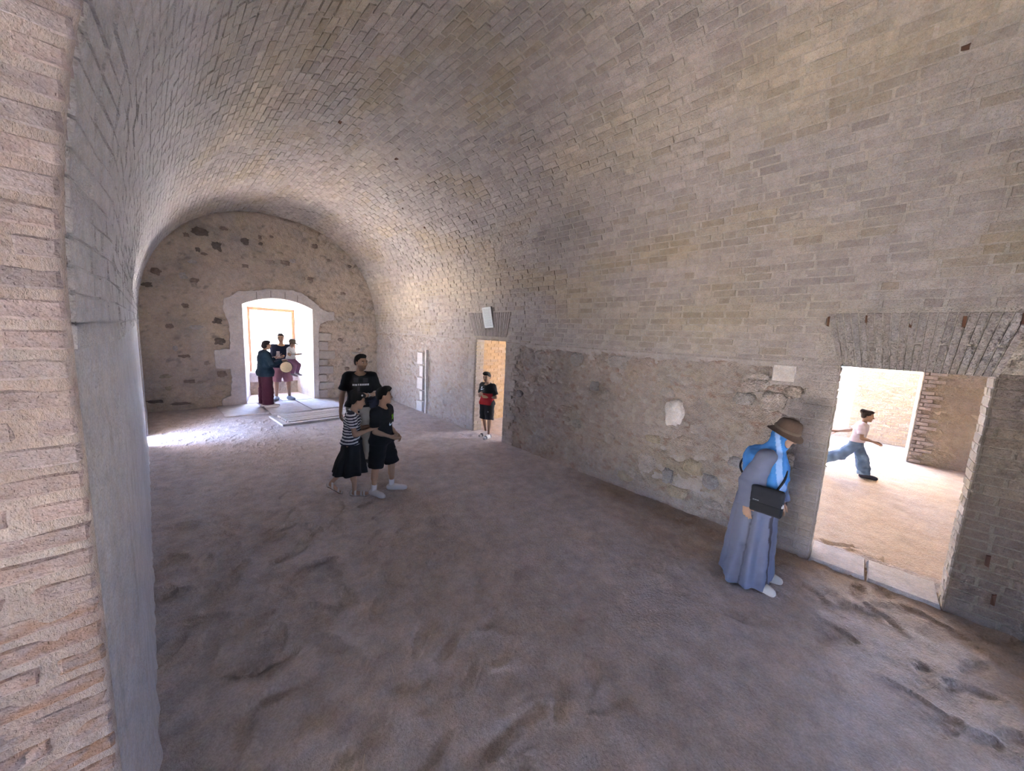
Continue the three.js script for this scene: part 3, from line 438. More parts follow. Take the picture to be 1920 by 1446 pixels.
add(ceiling2, 'roof_slab', new MB().box(4.9, 11.5, 4.0, 4.4, -3.7, 1.9, C.cream).box(4.9, 8.9, 4.0, 4.4, 1.9, 5.2, C.cream).box(8.9, 9.8, 4.0, 4.4, 1.9, 2.8, C.cream).box(9.8, 11.5, 4.0, 4.4, 1.9, 5.2, C.cream).box(4.9, 11.5, 4.0, 4.4, 5.2, 7.2, C.cream).box(11.5, 13.1, 4.0, 4.4, -3.7, -0.9, C.cream).geo(), M.plaster);  // the gap is made up, unseen, to bounce sun into the side room

// ---------------------------------------------------------------- floors of trodden sand
function sandHeight(x, d, calm) {
  const tread = calm ? 0.35 : clamp(0.22 + 1.25 * sstep(2.6, 1.3, x) * sstep(6.0, 4.0, d) + 1.1 * sstep(2.6, 3.6, x) * sstep(2.2, 0.9, d) + 0.55 * sstep(5.0, 6.5, d), 0, 1.45) * (calm ? 1 : 0.55 + 0.45 * Math.max(sstep(1.0, 2.3, d), sstep(2.6, 3.4, x)));
  let h = 0.012 * fbm(x * 0.9, d * 0.9, 1, 3) + 0.006 * fbm(x * 4, d * 4, 2, 3) + tread * (0.013 * fbm(x * 4.5, d * 7, 3, 4) + 0.008 * Math.pow(clamp(1 - Math.abs(fbm(x * 2.4, d * 3.0, 5, 2)) * 5), 2) + 0.0035 * Math.pow(clamp(1 - Math.abs(fbm(x * 5.4, d * 6.4, 15, 2)) * 4), 2));
  const s = 3.1, ix = Math.floor(x * s), iy = Math.floor(d * s);
  for (let a = -1; a <= 1; a++) for (let b = -1; b <= 1; b++) {
    const i = ix + a, j = iy + b; if (hash2(i, j, 9) > 0.25 + 0.8 * tread) continue;
    const cx = (i + hash2(i, j, 10)) / s, cy = (j + hash2(i, j, 11)) / s, th = hash2(i, j, 12) * 6.28, c = Math.cos(th), n = Math.sin(th), u = ((x - cx) * c + (d - cy) * n) / 0.145, v = ((d - cy) * c - (x - cx) * n) / (0.05 + 0.012 * u), q = u * u + v * v;
    if (q < 3) h += tread * (-0.013 * sstep(1.1, 0.75, q) + 0.008 * Math.exp(-Math.pow((q - 1.25) * 3.2, 2)));
  }
  return h * (calm ? 0.9 : 0.9);
}
function sandColor(x, d) { const a = fbm(x * 0.5, d * 0.5, 7, 3), b = fbm(x * 1.8, d * 1.8, 9, 4), e = fbm(x * 7, d * 7, 11, 3); const edge = sstep(0.62, 0.12, xR(d) - x + 0.25 * noise(x * 2, d * 2)) * sstep(3.4, 2.2, d) * (x < 5 ? 1 : 0), corner = x < 5 ? sstep(-0.55, -1.0, d - 0.45 * (x - 4) + 0.3 * noise(x * 3, d * 3)) * sstep(3.0, 3.8, x) : 0;  // corner: brown shade beside the doorway light, painted into the sand
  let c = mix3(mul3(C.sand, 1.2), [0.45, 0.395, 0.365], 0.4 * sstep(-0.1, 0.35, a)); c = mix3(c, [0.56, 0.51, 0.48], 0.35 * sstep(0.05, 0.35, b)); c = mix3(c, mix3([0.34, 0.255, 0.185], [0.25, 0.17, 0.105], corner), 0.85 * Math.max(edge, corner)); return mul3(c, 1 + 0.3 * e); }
function sandFloor(xs, ds, calm, base) {
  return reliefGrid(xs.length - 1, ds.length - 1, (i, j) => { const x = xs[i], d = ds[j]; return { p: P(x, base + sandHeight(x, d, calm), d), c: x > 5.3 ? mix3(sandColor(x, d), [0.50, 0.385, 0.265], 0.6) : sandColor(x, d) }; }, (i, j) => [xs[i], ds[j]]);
}
const span = (a, b, st) => { const n = Math.round((b - a) / st), o = []; for (let i = 0; i <= n; i++) o.push(lerp(a, b, i / n)); return o; };
const floor = struct('floor');
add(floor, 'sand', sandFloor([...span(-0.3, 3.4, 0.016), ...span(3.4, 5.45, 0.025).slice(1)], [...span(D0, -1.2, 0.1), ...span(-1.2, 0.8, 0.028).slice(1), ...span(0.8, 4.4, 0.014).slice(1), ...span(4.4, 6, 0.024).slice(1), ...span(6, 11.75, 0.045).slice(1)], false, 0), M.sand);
add(floor, 'sand', sandFloor(span(-1.7, -0.28, 0.06), span(-1.7, 1.8, 0.06), true, -0.005), M.sand); add(floor, 'sand', sandFloor(span(-1.7, -0.28, 0.06), span(7.6, 11.6, 0.06), true, -0.005), M.sand); add(floor, 'sand', sandFloor(span(1.6, 3.6, 0.1), span(11.7, 13.1, 0.1), true, -0.01), M.sand);
const floor2 = struct('floor');
add(floor2, 'sand', sandFloor(span(4.6, 12.7, 0.05), span(-3.3, 6.9, 0.05), true, -0.012), M.sand);
const ground = struct('ground');
add(ground, 'earth', new MB().box(-60, 60, -0.6, -0.12, -60, 60, [0.80, 0.74, 0.64]).geo(), M.sand);

// ---------------------------------------------------------------- people: distance fields of tapered limbs, joined smoothly and meshed by surface nets
const q3 = (a) => V(a[0], a[1], a[2]);
// primitives: cap(sule), cyl (flat ends), ell(ipsoid, turned by axes), stack (ellipses by height, rippled)
const cap = (a, b, ra, rb = ra, k) => { const d = V(b.x - a.x, b.y - a.y, b.z - a.z), L2 = Math.max(1e-9, d.lengthSq()); return { k, f: (x, y, z) => { const px = x - a.x, py = y - a.y, pz = z - a.z, t = clamp((px * d.x + py * d.y + pz * d.z) / L2), ex = px - d.x * t, ey = py - d.y * t, ez = pz - d.z * t; return Math.sqrt(ex * ex + ey * ey + ez * ez) - (ra + (rb - ra) * t); } }; };
const cyl = (a, b, ra, rb = ra, k) => { const d = V(b.x - a.x, b.y - a.y, b.z - a.z), L = d.length(); d.multiplyScalar(1 / L); return { k, f: (x, y, z) => { const px = x - a.x, py = y - a.y, pz = z - a.z, t = px * d.x + py * d.y + pz * d.z, ex = px - d.x * t, ey = py - d.y * t, ez = pz - d.z * t; return Math.max(Math.sqrt(ex * ex + ey * ey + ez * ez) - (ra + (rb - ra) * clamp(t / L)), -t, t - L); } }; };
const ell = (c, r, m, k) => { const e = m ? m.elements : null, mr = Math.min(r[0], r[1], r[2]); return { k, f: (x, y, z) => { let px = x - c.x, py = y - c.y, pz = z - c.z; if (e) { const u = px * e[0] + py * e[1] + pz * e[2], v = px * e[4] + py * e[5] + pz * e[6], w = px * e[8] + py * e[9] + pz * e[10]; px = u; py = v; pz = w; } px /= r[0]; py /= r[1]; pz /= r[2]; const l = Math.sqrt(px * px + py * py + pz * pz), g = Math.sqrt((px / r[0]) ** 2 + (py / r[1]) ** 2 + (pz / r[2]) ** 2); return g < 1e-6 ? -mr : l * (l - 1) / g; } }; };
const stackOf = (rows, ripple = 0, n = 0, ph = 0, k) => ({ k, f: (x, y, z) => {           // rows from low to high: [y, cx, cz, rx, rz]
  let i = 0; while (i < rows.length - 2 && y > rows[i + 1][0]) i++; const A = rows[i], B = rows[i + 1], t = clamp((y - A[0]) / (B[0] - A[0])), s = t * t * (3 - 2 * t) * 0.4 + t * 0.6;
  const rx = lerp(A[3], B[3], s), rz = lerp(A[4], B[4], s), dx = (x - lerp(A[1], B[1], s)) / rx, dz = (z - lerp(A[2], B[2], s)) / rz, l = Math.sqrt(dx * dx + dz * dz), an = Math.atan2(dz, dx), low = clamp((rows[rows.length - 1][0] - y) / (rows[rows.length - 1][0] - rows[0][0]));
  const fold = ripple * low * (Math.sin(an * n + ph + 1.2 * Math.sin(an * 2 + ph)) + 0.5 * Math.sin(an * (n * 1.7 | 0) + 2 * ph + y * 3));
  return Math.max((l - 1) * Math.min(rx, rz) * 0.85 - fold, rows[0][0] - y, y - rows[rows.length - 1][0]);
} });
function field(list, k, cuts = [], bump) {
  return (x, y, z) => {
    let d = 1e3; for (const p of list) { const v = p.f(x, y, z), kk = p.k ?? k, h = Math.max(kk - Math.abs(d - v), 0) / kk; d = Math.min(d, v) - h * h * kk * 0.25; }
    if (bump) d -= bump(x, y, z);
    for (const c of cuts) d = Math.max(d, c(x, y, z)); return d;
  };
}
function surfaceNets(f, lo, hi, cell, tint) {
  const n = [0, 1, 2].map((i) => Math.max(2, Math.ceil((hi[i] - lo[i]) / cell))), NX = n[0] + 1, NY = n[1] + 1, NZ = n[2] + 1, val = new Float32Array(NX * NY * NZ), Bk = 6, R = Bk * cell * 0.87;
  for (let bz = 0; bz < NZ; bz += Bk) for (let by = 0; by < NY; by += Bk) for (let bx = 0; bx < NX; bx += Bk) {
    const c = f(lo[0] + (bx + Bk / 2) * cell, lo[1] + (by + Bk / 2) * cell, lo[2] + (bz + Bk / 2) * cell), far = Math.abs(c) > R * 1.6 + 0.05;
    for (let z = bz; z < Math.min(NZ, bz + Bk); z++) for (let y = by; y < Math.min(NY, by + Bk); y++) for (let x = bx; x < Math.min(NX, bx + Bk); x++) val[(z * NY + y) * NX + x] = far ? c : f(lo[0] + x * cell, lo[1] + y * cell, lo[2] + z * cell);
  }
  const at = new Int32Array(NX * NY * NZ).fill(-1), pos = [], idx = [], C8 = [0, 1, NX, NX + 1, NX * NY, NX * NY + 1, NX * NY + NX, NX * NY + NX + 1];
  const E = [[0, 1], [2, 3], [4, 5], [6, 7], [0, 2], [1, 3], [4, 6], [5, 7], [0, 4], [1, 5], [2, 6], [3, 7]];
  for (let z = 0; z < NZ - 1; z++) for (let y = 0; y < NY - 1; y++) for (let x = 0; x < NX - 1; x++) {
    const o = (z * NY + y) * NX + x; let m = 0; for (let i = 0; i < 8; i++) if (val[o + C8[i]] < 0) m |= 1 << i; if (m === 0 || m === 255) continue;
    let sx = 0, sy = 0, sz = 0, c = 0;
    for (const [a, b] of E) { const A = val[o + C8[a]], B = val[o + C8[b]]; if ((A < 0) === (B < 0)) continue; const t = A / (A - B); sx += lerp(a & 1, b & 1, t); sy += lerp((a >> 1) & 1, (b >> 1) & 1, t); sz += lerp((a >> 2) & 1, (b >> 2) & 1, t); c++; }
    at[o] = pos.length / 3; pos.push(lo[0] + (x + sx / c) * cell, lo[1] + (y + sy / c) * cell, lo[2] + (z + sz / c) * cell);
  }
  const S = [1, NX, NX * NY];
  for (let z = 1; z < NZ - 1; z++) for (let y = 1; y < NY - 1; y++) for (let x = 1; x < NX - 1; x++) {
    const o = (z * NY + y) * NX + x, inside = val[o] < 0;
    for (let a = 0; a < 3; a++) { if ((val[o + S[a]] < 0) === inside) continue; const u = S[(a + 1) % 3], v = S[(a + 2) % 3], q = [at[o - u - v], at[o - v], at[o], at[o - u]]; if (q.some((k) => k < 0)) continue; if (inside) idx.push(q[0], q[1], q[2], q[0], q[2], q[3]); else idx.push(q[0], q[2], q[1], q[0], q[3], q[2]); }
  }
  const g = new THREE.BufferGeometry(); g.setAttribute('position', new THREE.Float32BufferAttribute(pos, 3)); g.setIndex(idx); g.computeVertexNormals();
  const col = [], uv = []; for (let i = 0; i < pos.length; i += 3) { const c = tint(pos[i], pos[i + 1], pos[i + 2]); col.push(c[0], c[1], c[2]); uv.push(Math.atan2(pos[i], pos[i + 2]) * 0.15, pos[i + 1]); }
  g.setAttribute('color', new THREE.Float32BufferAttribute(col, 3)); g.setAttribute('uv', new THREE.Float32BufferAttribute(uv, 2)); return g;
}
const skinMat = new THREE.MeshPhysicalMaterial({ vertexColors: true, roughness: 0.55, specularIntensity: 0.4 });
const clothMat = new THREE.MeshStandardMaterial({ vertexColors: true, roughness: 0.95, bumpMap: rep(weave, 0.03), bumpScale: 0.0006 });
const hairMat = new THREE.MeshStandardMaterial({ vertexColors: true, roughness: 0.92, bumpMap: rep(bumpTex, 0.08), bumpScale: 0.004 });
const leather = new THREE.MeshStandardMaterial({ vertexColors: true, roughness: 0.85 });
const eyeMat = new THREE.MeshStandardMaterial({ vertexColors: true, roughness: 0.25 });
const boxOf = (pts, r) => { const lo = [1e9, 1e9, 1e9], hi = [-1e9, -1e9, -1e9]; for (const p of pts) [p.x, p.y, p.z].forEach((v, i) => { lo[i] = Math.min(lo[i], v - r); hi[i] = Math.max(hi[i], v + r); }); return [lo, hi]; };
const dirv = (a) => V(a[0], a[1], a[2]).normalize();

// A figure in its own frame: facing +z, its left side +x. o.H height, o.legs / o.arms [right, left], bodies lean and turn as given.
function figure(o) {
  const H = o.H, kid = o.kid ?? 0, w = o.w ?? 1, hh = H * (0.132 + 0.032 * kid), J = { hh };
  const lean = o.lean ?? [0, 1, 0], up = dirv(lean), side = V(Math.cos(o.twist ?? 0), 0, -Math.sin(o.twist ?? 0)), hipSide = V(Math.cos(o.hipTwist ?? 0), 0, -Math.sin(o.hipTwist ?? 0));
  const legL = H * (0.245 - 0.008 * kid), shinL = H * (0.235 - 0.008 * kid), torso = H * (0.30 - 0.012 * kid);
  J.pelvis = V(0, 0, 0); J.hip = [-1, 1].map((s) => J.pelvis.clone().addScaledVector(hipSide, s * 0.052 * H * w).add(V(0, -0.01 * H, 0)));
  J.knee = [0, 1].map((i) => J.hip[i].clone().addScaledVector(dirv(o.legs[i][0]), legL)); J.ankle = [0, 1].map((i) => J.knee[i].clone().addScaledVector(dirv(o.legs[i][1]), shinL));
  J.toe = [0, 1].map((i) => J.ankle[i].clone().add(V(0, -0.022 * H, 0)).addScaledVector(dirv(o.legs[i][2] ?? [0, 0, 1]), 0.115 * H));
  const low = Math.min(...J.ankle.map((a, i) => Math.min(a.y - 0.045 * H, J.toe[i].y - 0.018 * H))), lift = V(0, -low + (o.raise ?? 0), 0); if (o.at) lift.add(o.at);
  for (const p of [J.pelvis, ...J.hip, ...J.knee, ...J.ankle, ...J.toe]) p.add(lift);
  J.waist = J.pelvis.clone().addScaledVector(up, 0.10 * H); J.chest = J.pelvis.clone().addScaledVector(up, torso * 0.72); J.base = J.pelvis.clone().addScaledVector(up, torso);
  J.sh = [-1, 1].map((s, i) => J.pelvis.clone().addScaledVector(up, torso * (0.925 - 0.01 * kid) + (o.shrug?.[i] ?? 0) * H).addScaledVector(side, s * (0.099 - 0.008 * kid) * H * (w * 0.5 + 0.5)));
  J.elbow = [0, 1].map((i) => J.sh[i].clone().addScaledVector(dirv(o.arms[i][0]), 0.172 * H)); J.wrist = [0, 1].map((i) => J.elbow[i].clone().addScaledVector(dirv(o.arms[i][1]), 0.142 * H));
  const fw = V(0, 0, 1); J.neck = J.base.clone().addScaledVector(up, 0.045 * H).addScaledVector(fw, 0.012 * H);
  const hd = new THREE.Matrix4().makeRotationFromEuler(new THREE.Euler(o.head?.[1] ?? 0, o.head?.[0] ?? 0, o.head?.[2] ?? 0, 'YXZ')); J.hm = hd;
  const hy = V(0, 1, 0).applyMatrix4(hd), hz = V(0, 0, 1).applyMatrix4(hd);
  J.head = J.neck.clone().addScaledVector(hy, hh * 0.50).addScaledVector(hz, hh * 0.10);
  J.H = H; J.w = w; J.up = up; J.side = side; J.o = o; J.all = [J.pelvis, ...J.hip, ...J.knee, ...J.ankle, ...J.toe, J.waist, J.chest, J.base, ...J.sh, ...J.elbow, ...J.wrist, J.head];
  J.hp = (x, y, z) => V(x * hh, y * hh, z * hh).applyMatrix4(hd).add(J.head);                        // a place on the head, in head heights
  J.hl = (x, y, z) => { const e = hd.elements, a = (x - J.head.x) / hh, b = (y - J.head.y) / hh, c = (z - J.head.z) / hh; return [a * e[0] + b * e[1] + c * e[2], a * e[4] + b * e[5] + c * e[6], a * e[8] + b * e[9] + c * e[10]]; };
  return J;
}
const torsoPrims = (J, g = 0, k) => { const { H, w, side, up } = J, off = (p, s, f = 0) => p.clone().addScaledVector(side, s * H * w).add(V(0, 0, f * H)); return [
  cap(off(J.pelvis, -0.042), off(J.pelvis, 0.042), 0.066 * H * w + g, undefined, k), cap(off(J.pelvis, -0.035), off(J.waist, -0.034), 0.060 * H * w + g, 0.052 * H * w + g, k), cap(off(J.pelvis, 0.035), off(J.waist, 0.034), 0.060 * H * w + g, 0.052 * H * w + g, k),
  cap(off(J.waist, -0.034), off(J.chest, -0.048), 0.052 * H * w + g, 0.056 * H * w + g, k), cap(off(J.waist, 0.034), off(J.chest, 0.048), 0.052 * H * w + g, 0.056 * H * w + g, k), cap(J.waist, J.chest, 0.058 * H * w + g, 0.060 * H * w + g, k),
  cap(J.base.clone().addScaledVector(up, -0.02 * H), J.sh[0], 0.038 * H + g, 0.034 * H + g, k), cap(J.base.clone().addScaledVector(up, -0.02 * H), J.sh[1], 0.038 * H + g, 0.034 * H + g, k), cap(J.chest, J.base.clone().addScaledVector(up, -0.025 * H), 0.055 * H * w + g, 0.045 * H + g, k)]; };
const headPrims = (J) => { const m = J.hm, s = J.hh, e = (c, r, k) => ell(J.hp(...c), r.map((v) => v * s), m, k * s), f = J.o.face ?? 1; return [
  e([0, 0.14, -0.07], [0.335, 0.36, 0.41], 0.1), e([0, -0.06, 0.12], [0.285, 0.36, 0.27], 0.12), e([0, -0.33, 0.16], [0.17, 0.15, 0.18], 0.14), e([0, -0.22, -0.02], [0.25, 0.2, 0.25], 0.1),
  cap(J.hp(0, 0.03, 0.36), J.hp(0, -0.13, 0.45), 0.030 * s, 0.045 * s, 0.05 * s), cap(J.hp(-0.045, -0.14, 0.40), J.hp(0.045, -0.14, 0.40), 0.035 * s, 0.035 * s, 0.03 * s), cap(J.hp(-0.2, 0.085, 0.31), J.hp(0.2, 0.085, 0.31), 0.05 * s, 0.05 * s, 0.07 * s),
  cap(J.hp(-0.085, -0.255, 0.325), J.hp(0.085, -0.255, 0.325), 0.04 * s, 0.04 * s, 0.03 * s), cap(J.hp(-0.07, -0.30, 0.315), J.hp(0.07, -0.30, 0.315), 0.04 * s, 0.04 * s, 0.03 * s), e([0, -0.42, 0.26], [0.10, 0.08, 0.09], 0.08),
  e([-0.15, -0.09, 0.29], [0.11, 0.10, 0.09], 0.1), e([0.15, -0.09, 0.29], [0.11, 0.10, 0.09], 0.1),
  e([-0.335, -0.04, -0.04], [0.045, 0.115, 0.075], 0.02), e([0.335, -0.04, -0.04], [0.045, 0.115, 0.075], 0.02), cap(J.base, J.hp(0, -0.28, -0.08), 0.032 * J.H * (0.9 + 0.1 * J.w), 0.215 * s, 0.09 * s)]; };
// hand on a wrist: fingers along f, palm facing n, thumb on the side t; curl per joint
function handPrims(J, i, spec) {
  const L = J.H * 0.104, f = dirv(spec.f), n = dirv(spec.n); n.addScaledVector(f, -n.dot(f)).normalize(); const t = f.clone().cross(n).multiplyScalar(i === 0 ? 1 : -1), W = J.wrist[i], out = [], r = L * 0.048, curl = spec.curl ?? 0.35, spread = spec.spread ?? 0.06;
  const at = (a, b, c) => W.clone().addScaledVector(f, a * L).addScaledVector(t, b * L).addScaledVector(n, c * L);
  [[0.155, 0.50, 0.40, 0.9], [0.055, 0.53, 0.45, 1], [-0.05, 0.51, 0.41, 1.05], [-0.145, 0.46, 0.33, 1.15]].forEach(([b, base, len, c], k) => {
    const K = at(base, b, -0.01); out.push(cap(at(0.05, b * 0.55, 0), K, L * 0.085, L * 0.072, 0.02));
    let p = K, a = curl * c * 0.7; [0.46, 0.30, 0.24].forEach((q, s) => { const d = f.clone().multiplyScalar(Math.cos(a)).addScaledVector(n, Math.sin(a)).addScaledVector(t, spread * (1.5 - k) * 0.7).normalize(), e = p.clone().addScaledVector(d, q * len * L); out.push(cap(p, e, r * (1.15 - 0.12 * s), r * (1.03 - 0.12 * s), 0.004)); p = e; a += curl * c; });
  });
  const b0 = at(0.12, 0.12, 0.02), d1 = f.clone().multiplyScalar(0.62).addScaledVector(t, 0.62).addScaledVector(n, 0.35).normalize(), b1 = b0.clone().addScaledVector(d1, 0.24 * L), d2 = f.clone().multiplyScalar(0.85).addScaledVector(t, 0.25).addScaledVector(n, 0.3 + curl * 0.5).normalize(), b2 = b1.clone().addScaledVector(d2, 0.19 * L), b3 = b2.clone().addScaledVector(d2, 0.14 * L);
  out.push(cap(b0, b1, L * 0.085, L * 0.062, 0.015), cap(b1, b2, L * 0.06, L * 0.054, 0.004), cap(b2, b3, L * 0.054, L * 0.046, 0.004)); return out;
}
function person(J, where, turn, label, skin, cells = [0.013, 0.005, 0.0038], group) {
  const { H, w } = J, g = thing('person', label, 'person', where, turn, group), limb = [];
  for (const i of [0, 1]) {
    limb.push(cap(J.hip[i], J.knee[i], 0.050 * H * w, 0.031 * H, 0.03), cap(J.knee[i], J.ankle[i], 0.030 * H, 0.019 * H, 0.02), cap(J.knee[i].clone().lerp(J.ankle[i], 0.15).add(V(0, 0, -0.008 * H)), J.knee[i].clone().lerp(J.ankle[i], 0.45).add(V(0, 0, -0.008 * H)), 0.026 * H, 0.024 * H, 0.03), cap(J.ankle[i].clone().add(V(0, -0.02 * H, -0.005 * H)), J.toe[i], 0.022 * H, 0.016 * H, 0.02));
    limb.push(cap(J.sh[i], J.elbow[i], 0.029 * H * (0.7 + 0.3 * w), 0.021 * H, 0.02), cap(J.elbow[i], J.wrist[i], 0.0215 * H, 0.0145 * H, 0.012), cap(J.elbow[i].clone().lerp(J.wrist[i], 0.15), J.elbow[i].clone().lerp(J.wrist[i], 0.45), 0.023 * H, 0.019 * H, 0.02));
  }
  const F = field([...torsoPrims(J, 0, 0.04), ...limb, cap(J.base, J.hp(0, -0.28, -0.08), 0.032 * H, 0.215 * J.hh, 0.03)], 0.03), [lo, hi] = boxOf(J.all.slice(0, -1), 0.1 * H); hi[1] = Math.max(J.base.y, J.sh[0].y) + 0.06 * H;
  const dark = J.o.dark ?? [0.02, 0.014, 0.011], headTint = (x, y, z) => { const [a, b, c] = J.hl(x, y, z); let k = skin;
    if (c > 0.2 && Math.abs(b + 0.275) < 0.036 && Math.abs(a) < 0.10) k = mix3(k, [skin[0] * 0.80, skin[1] * 0.50, skin[2] * 0.50], 0.7);
    if (c > 0.2 && Math.abs(b - 0.105) < 0.028 && Math.abs(a) > 0.06 && Math.abs(a) < 0.23) k = mix3(k, dark, 0.8);
    if (J.o.beard && b < -0.19 && c > 0.0 && !(Math.abs(b + 0.275) < 0.04 && Math.abs(a) < 0.12) && (b < -0.2 || Math.abs(a) > 0.12)) k = mix3(k, dark, 0.38);
    return k; };
  const parts = [surfaceNets(F, lo, hi, cells[0], () => skin)];
  const hs = J.hh * 0.62; parts.push(surfaceNets(field(headPrims(J), 0.02, [], undefined), [J.head.x - hs, J.head.y - hs * 1.15, J.head.z - hs], [J.head.x + hs, J.head.y + hs, J.head.z + hs], cells[1], headTint));
  for (const i of [0, 1]) if (J.o.hands?.[i]) { const hp = handPrims(J, i, J.o.hands[i]); hp.push(cap(J.wrist[i].clone().lerp(J.elbow[i], 0.18), J.wrist[i], 0.016 * H, 0.0145 * H, 0.01)); const r = 0.125 * H, c = J.wrist[i].clone().addScaledVector(dirv(J.o.hands[i].f), 0.05 * H), HF = field(hp, 0.008); parts.push(surfaceNets(HF, [c.x - r * 0.8, c.y - r * 0.8, c.z - r * 0.8], [c.x + r * 0.8, c.y + r * 0.8, c.z + r * 0.8], cells[2], () => mul3(skin, 1.05))); }
  add(g, 'body', mergeGeometries(parts), skinMat);
  for (const s of [-1, 1]) { const e = new THREE.SphereGeometry(0.058 * J.hh, 14, 10), p = e.attributes.position, cc = []; const look = V(0, 0, 1).applyMatrix4(J.hm); for (let i = 0; i < p.count; i++) { const d = V(p.getX(i), p.getY(i), p.getZ(i)).normalize().dot(look); cc.push(...(d > 0.8 ? [0.015, 0.01, 0.008] : [0.62, 0.6, 0.57])); } e.setAttribute('color', new THREE.Float32BufferAttribute(cc, 3)); const c = J.hp(s * 0.135, 0.005, 0.338); e.translate(c.x, c.y, c.z); add(g, 'eye', e, eyeMat); }
  return g;
}
// a garment or hair: primitives, cuts, its own fine cells
function wear(g, name, prims, k, cuts, box, cell, tint, mat = clothMat, bump, label) { const geo = surfaceNets(field(prims, k, cuts, bump), box[0], box[1], cell, typeof tint === 'function' ? tint : () => tint); return add(g, name, geo, mat, label); }
const wrinkle = (a, s = 1, seed = 0) => (x, y, z) => a * (noise(x * 9 * s + seed, y * 16 * s, z * 9 * s) + 0.6 * noise(x * 22 * s, y * 26 * s + seed, z * 22 * s));
const below = (y0) => (x, y) => y0 - y, above = (y0) => (x, y) => y - y0;
const ballCut = (c, r) => (x, y, z) => r - Math.hypot(x - c.x, y - c.y, z - c.z);
function shirt(g, J, o) {                                     // short or long sleeves, neck hole, hem
  const { H } = J, G0 = o.g ?? 0.016, hp0 = J.pelvis.clone().addScaledVector(J.side, -0.042 * H * J.w), hp1 = J.pelvis.clone().addScaledVector(J.side, 0.042 * H * J.w), pr = [...torsoPrims(J, G0, 0.05), cap(hp0, hp1, 0.066 * H * J.w + G0 + 0.006, undefined, 0.06), ...[0, 1].map((i) => cap(J.hip[i], J.hip[i].clone().lerp(J.knee[i], 0.25), 0.056 * H * J.w + G0 + 0.003, undefined, 0.05))], sl = o.sleeve ?? 0.55, pts = [J.base, ...J.sh, J.pelvis, ...J.elbow, ...(sl > 1 ? J.wrist : [])];
  for (const i of [0, 1]) { const e = J.sh[i].clone().lerp(J.elbow[i], Math.min(1, sl)); pr.push({ ...cap(J.sh[i], J.sh[i].clone().lerp(J.elbow[i], 0.25), 0.036 * H + (o.g ?? 0.016) * 0.6, 0.034 * H + (o.g ?? 0.016) * 0.6), k: 0.04 }, { ...cyl(J.sh[i], e, 0.036 * H + (o.g ?? 0.016) * 0.6, (o.cuff ?? 0.033) * H + (o.g ?? 0.016) * 0.6), k: 0.02 }); if (sl > 1) pr.push({ ...cap(J.sh[i], J.elbow[i], 0.04 * H, 0.034 * H), k: 0.02 }, { ...cyl(J.elbow[i], J.elbow[i].clone().lerp(J.wrist[i], sl - 1), 0.034 * H, (o.cuff ?? 0.03) * H), k: 0.015 }); }
  const hem = o.hem ?? J.pelvis.y - 0.02 * H, neck = J.base.clone().addScaledVector(J.up, (o.neckUp ?? 0.028) * H).add(V(0, 0, (o.neckFront ?? 0.02) * H));
  const b = boxOf(pts, 0.11 * H * Math.max(1, J.w)); b[0][1] = Math.min(hem - 0.01, b[0][1]);
  return wear(g, o.name ?? 'shirt', pr, 0.04, [below(hem), ballCut(neck, (o.neck ?? 0.052) * H)], b, o.cell ?? 0.01, o.tint, o.mat ?? clothMat, wrinkle(o.fold ?? 0.007, 1, H * 10), o.label);
}
function trousers(g, J, o) {                                  // o.len: 0..1 down the thigh, 1..2 down the shin
  const { H, w } = J, a = o.g ?? 0.014, pr = [...torsoPrims(J, a - 0.009, 0.05).slice(0, 3)], len = o.len ?? 2, r0 = 0.056 * H * w + a, r1 = (o.knee ?? 0.044) * H + a, r2 = (o.cuff ?? 0.038) * H + a, pts = [...J.hip, J.waist];
  for (const i of [0, 1]) { const k = J.hip[i].clone().lerp(J.knee[i], Math.min(1, len)); pts.push(k); if (len <= 1) pr.push({ ...cyl(J.hip[i], k, r0, r1), k: 0.03 }, { ...cap(J.hip[i], J.hip[i].clone().lerp(k, 0.6), r0, lerp(r0, r1, 0.6)), k: 0.03 }); else { const e = J.knee[i].clone().lerp(J.ankle[i], len - 1); pts.push(e); pr.push({ ...cap(J.hip[i], J.knee[i], r0, r1), k: 0.03 }, { ...cyl(J.knee[i], e, r1, r2), k: 0.03 }, { ...cap(J.knee[i], J.knee[i].clone().lerp(e, 0.5), r1, (r1 + r2) / 2), k: 0.03 }); } }
  const top = J.pelvis.y + (o.top ?? 0.055) * H, b = boxOf(pts, 0.11 * H * Math.max(1, w));
  return wear(g, o.name ?? 'trousers', pr, 0.03, [above(top), below(0.012)], b, o.cell ?? 0.011, o.tint, clothMat, wrinkle(o.fold ?? 0.007, 1, H * 20), o.label);
}
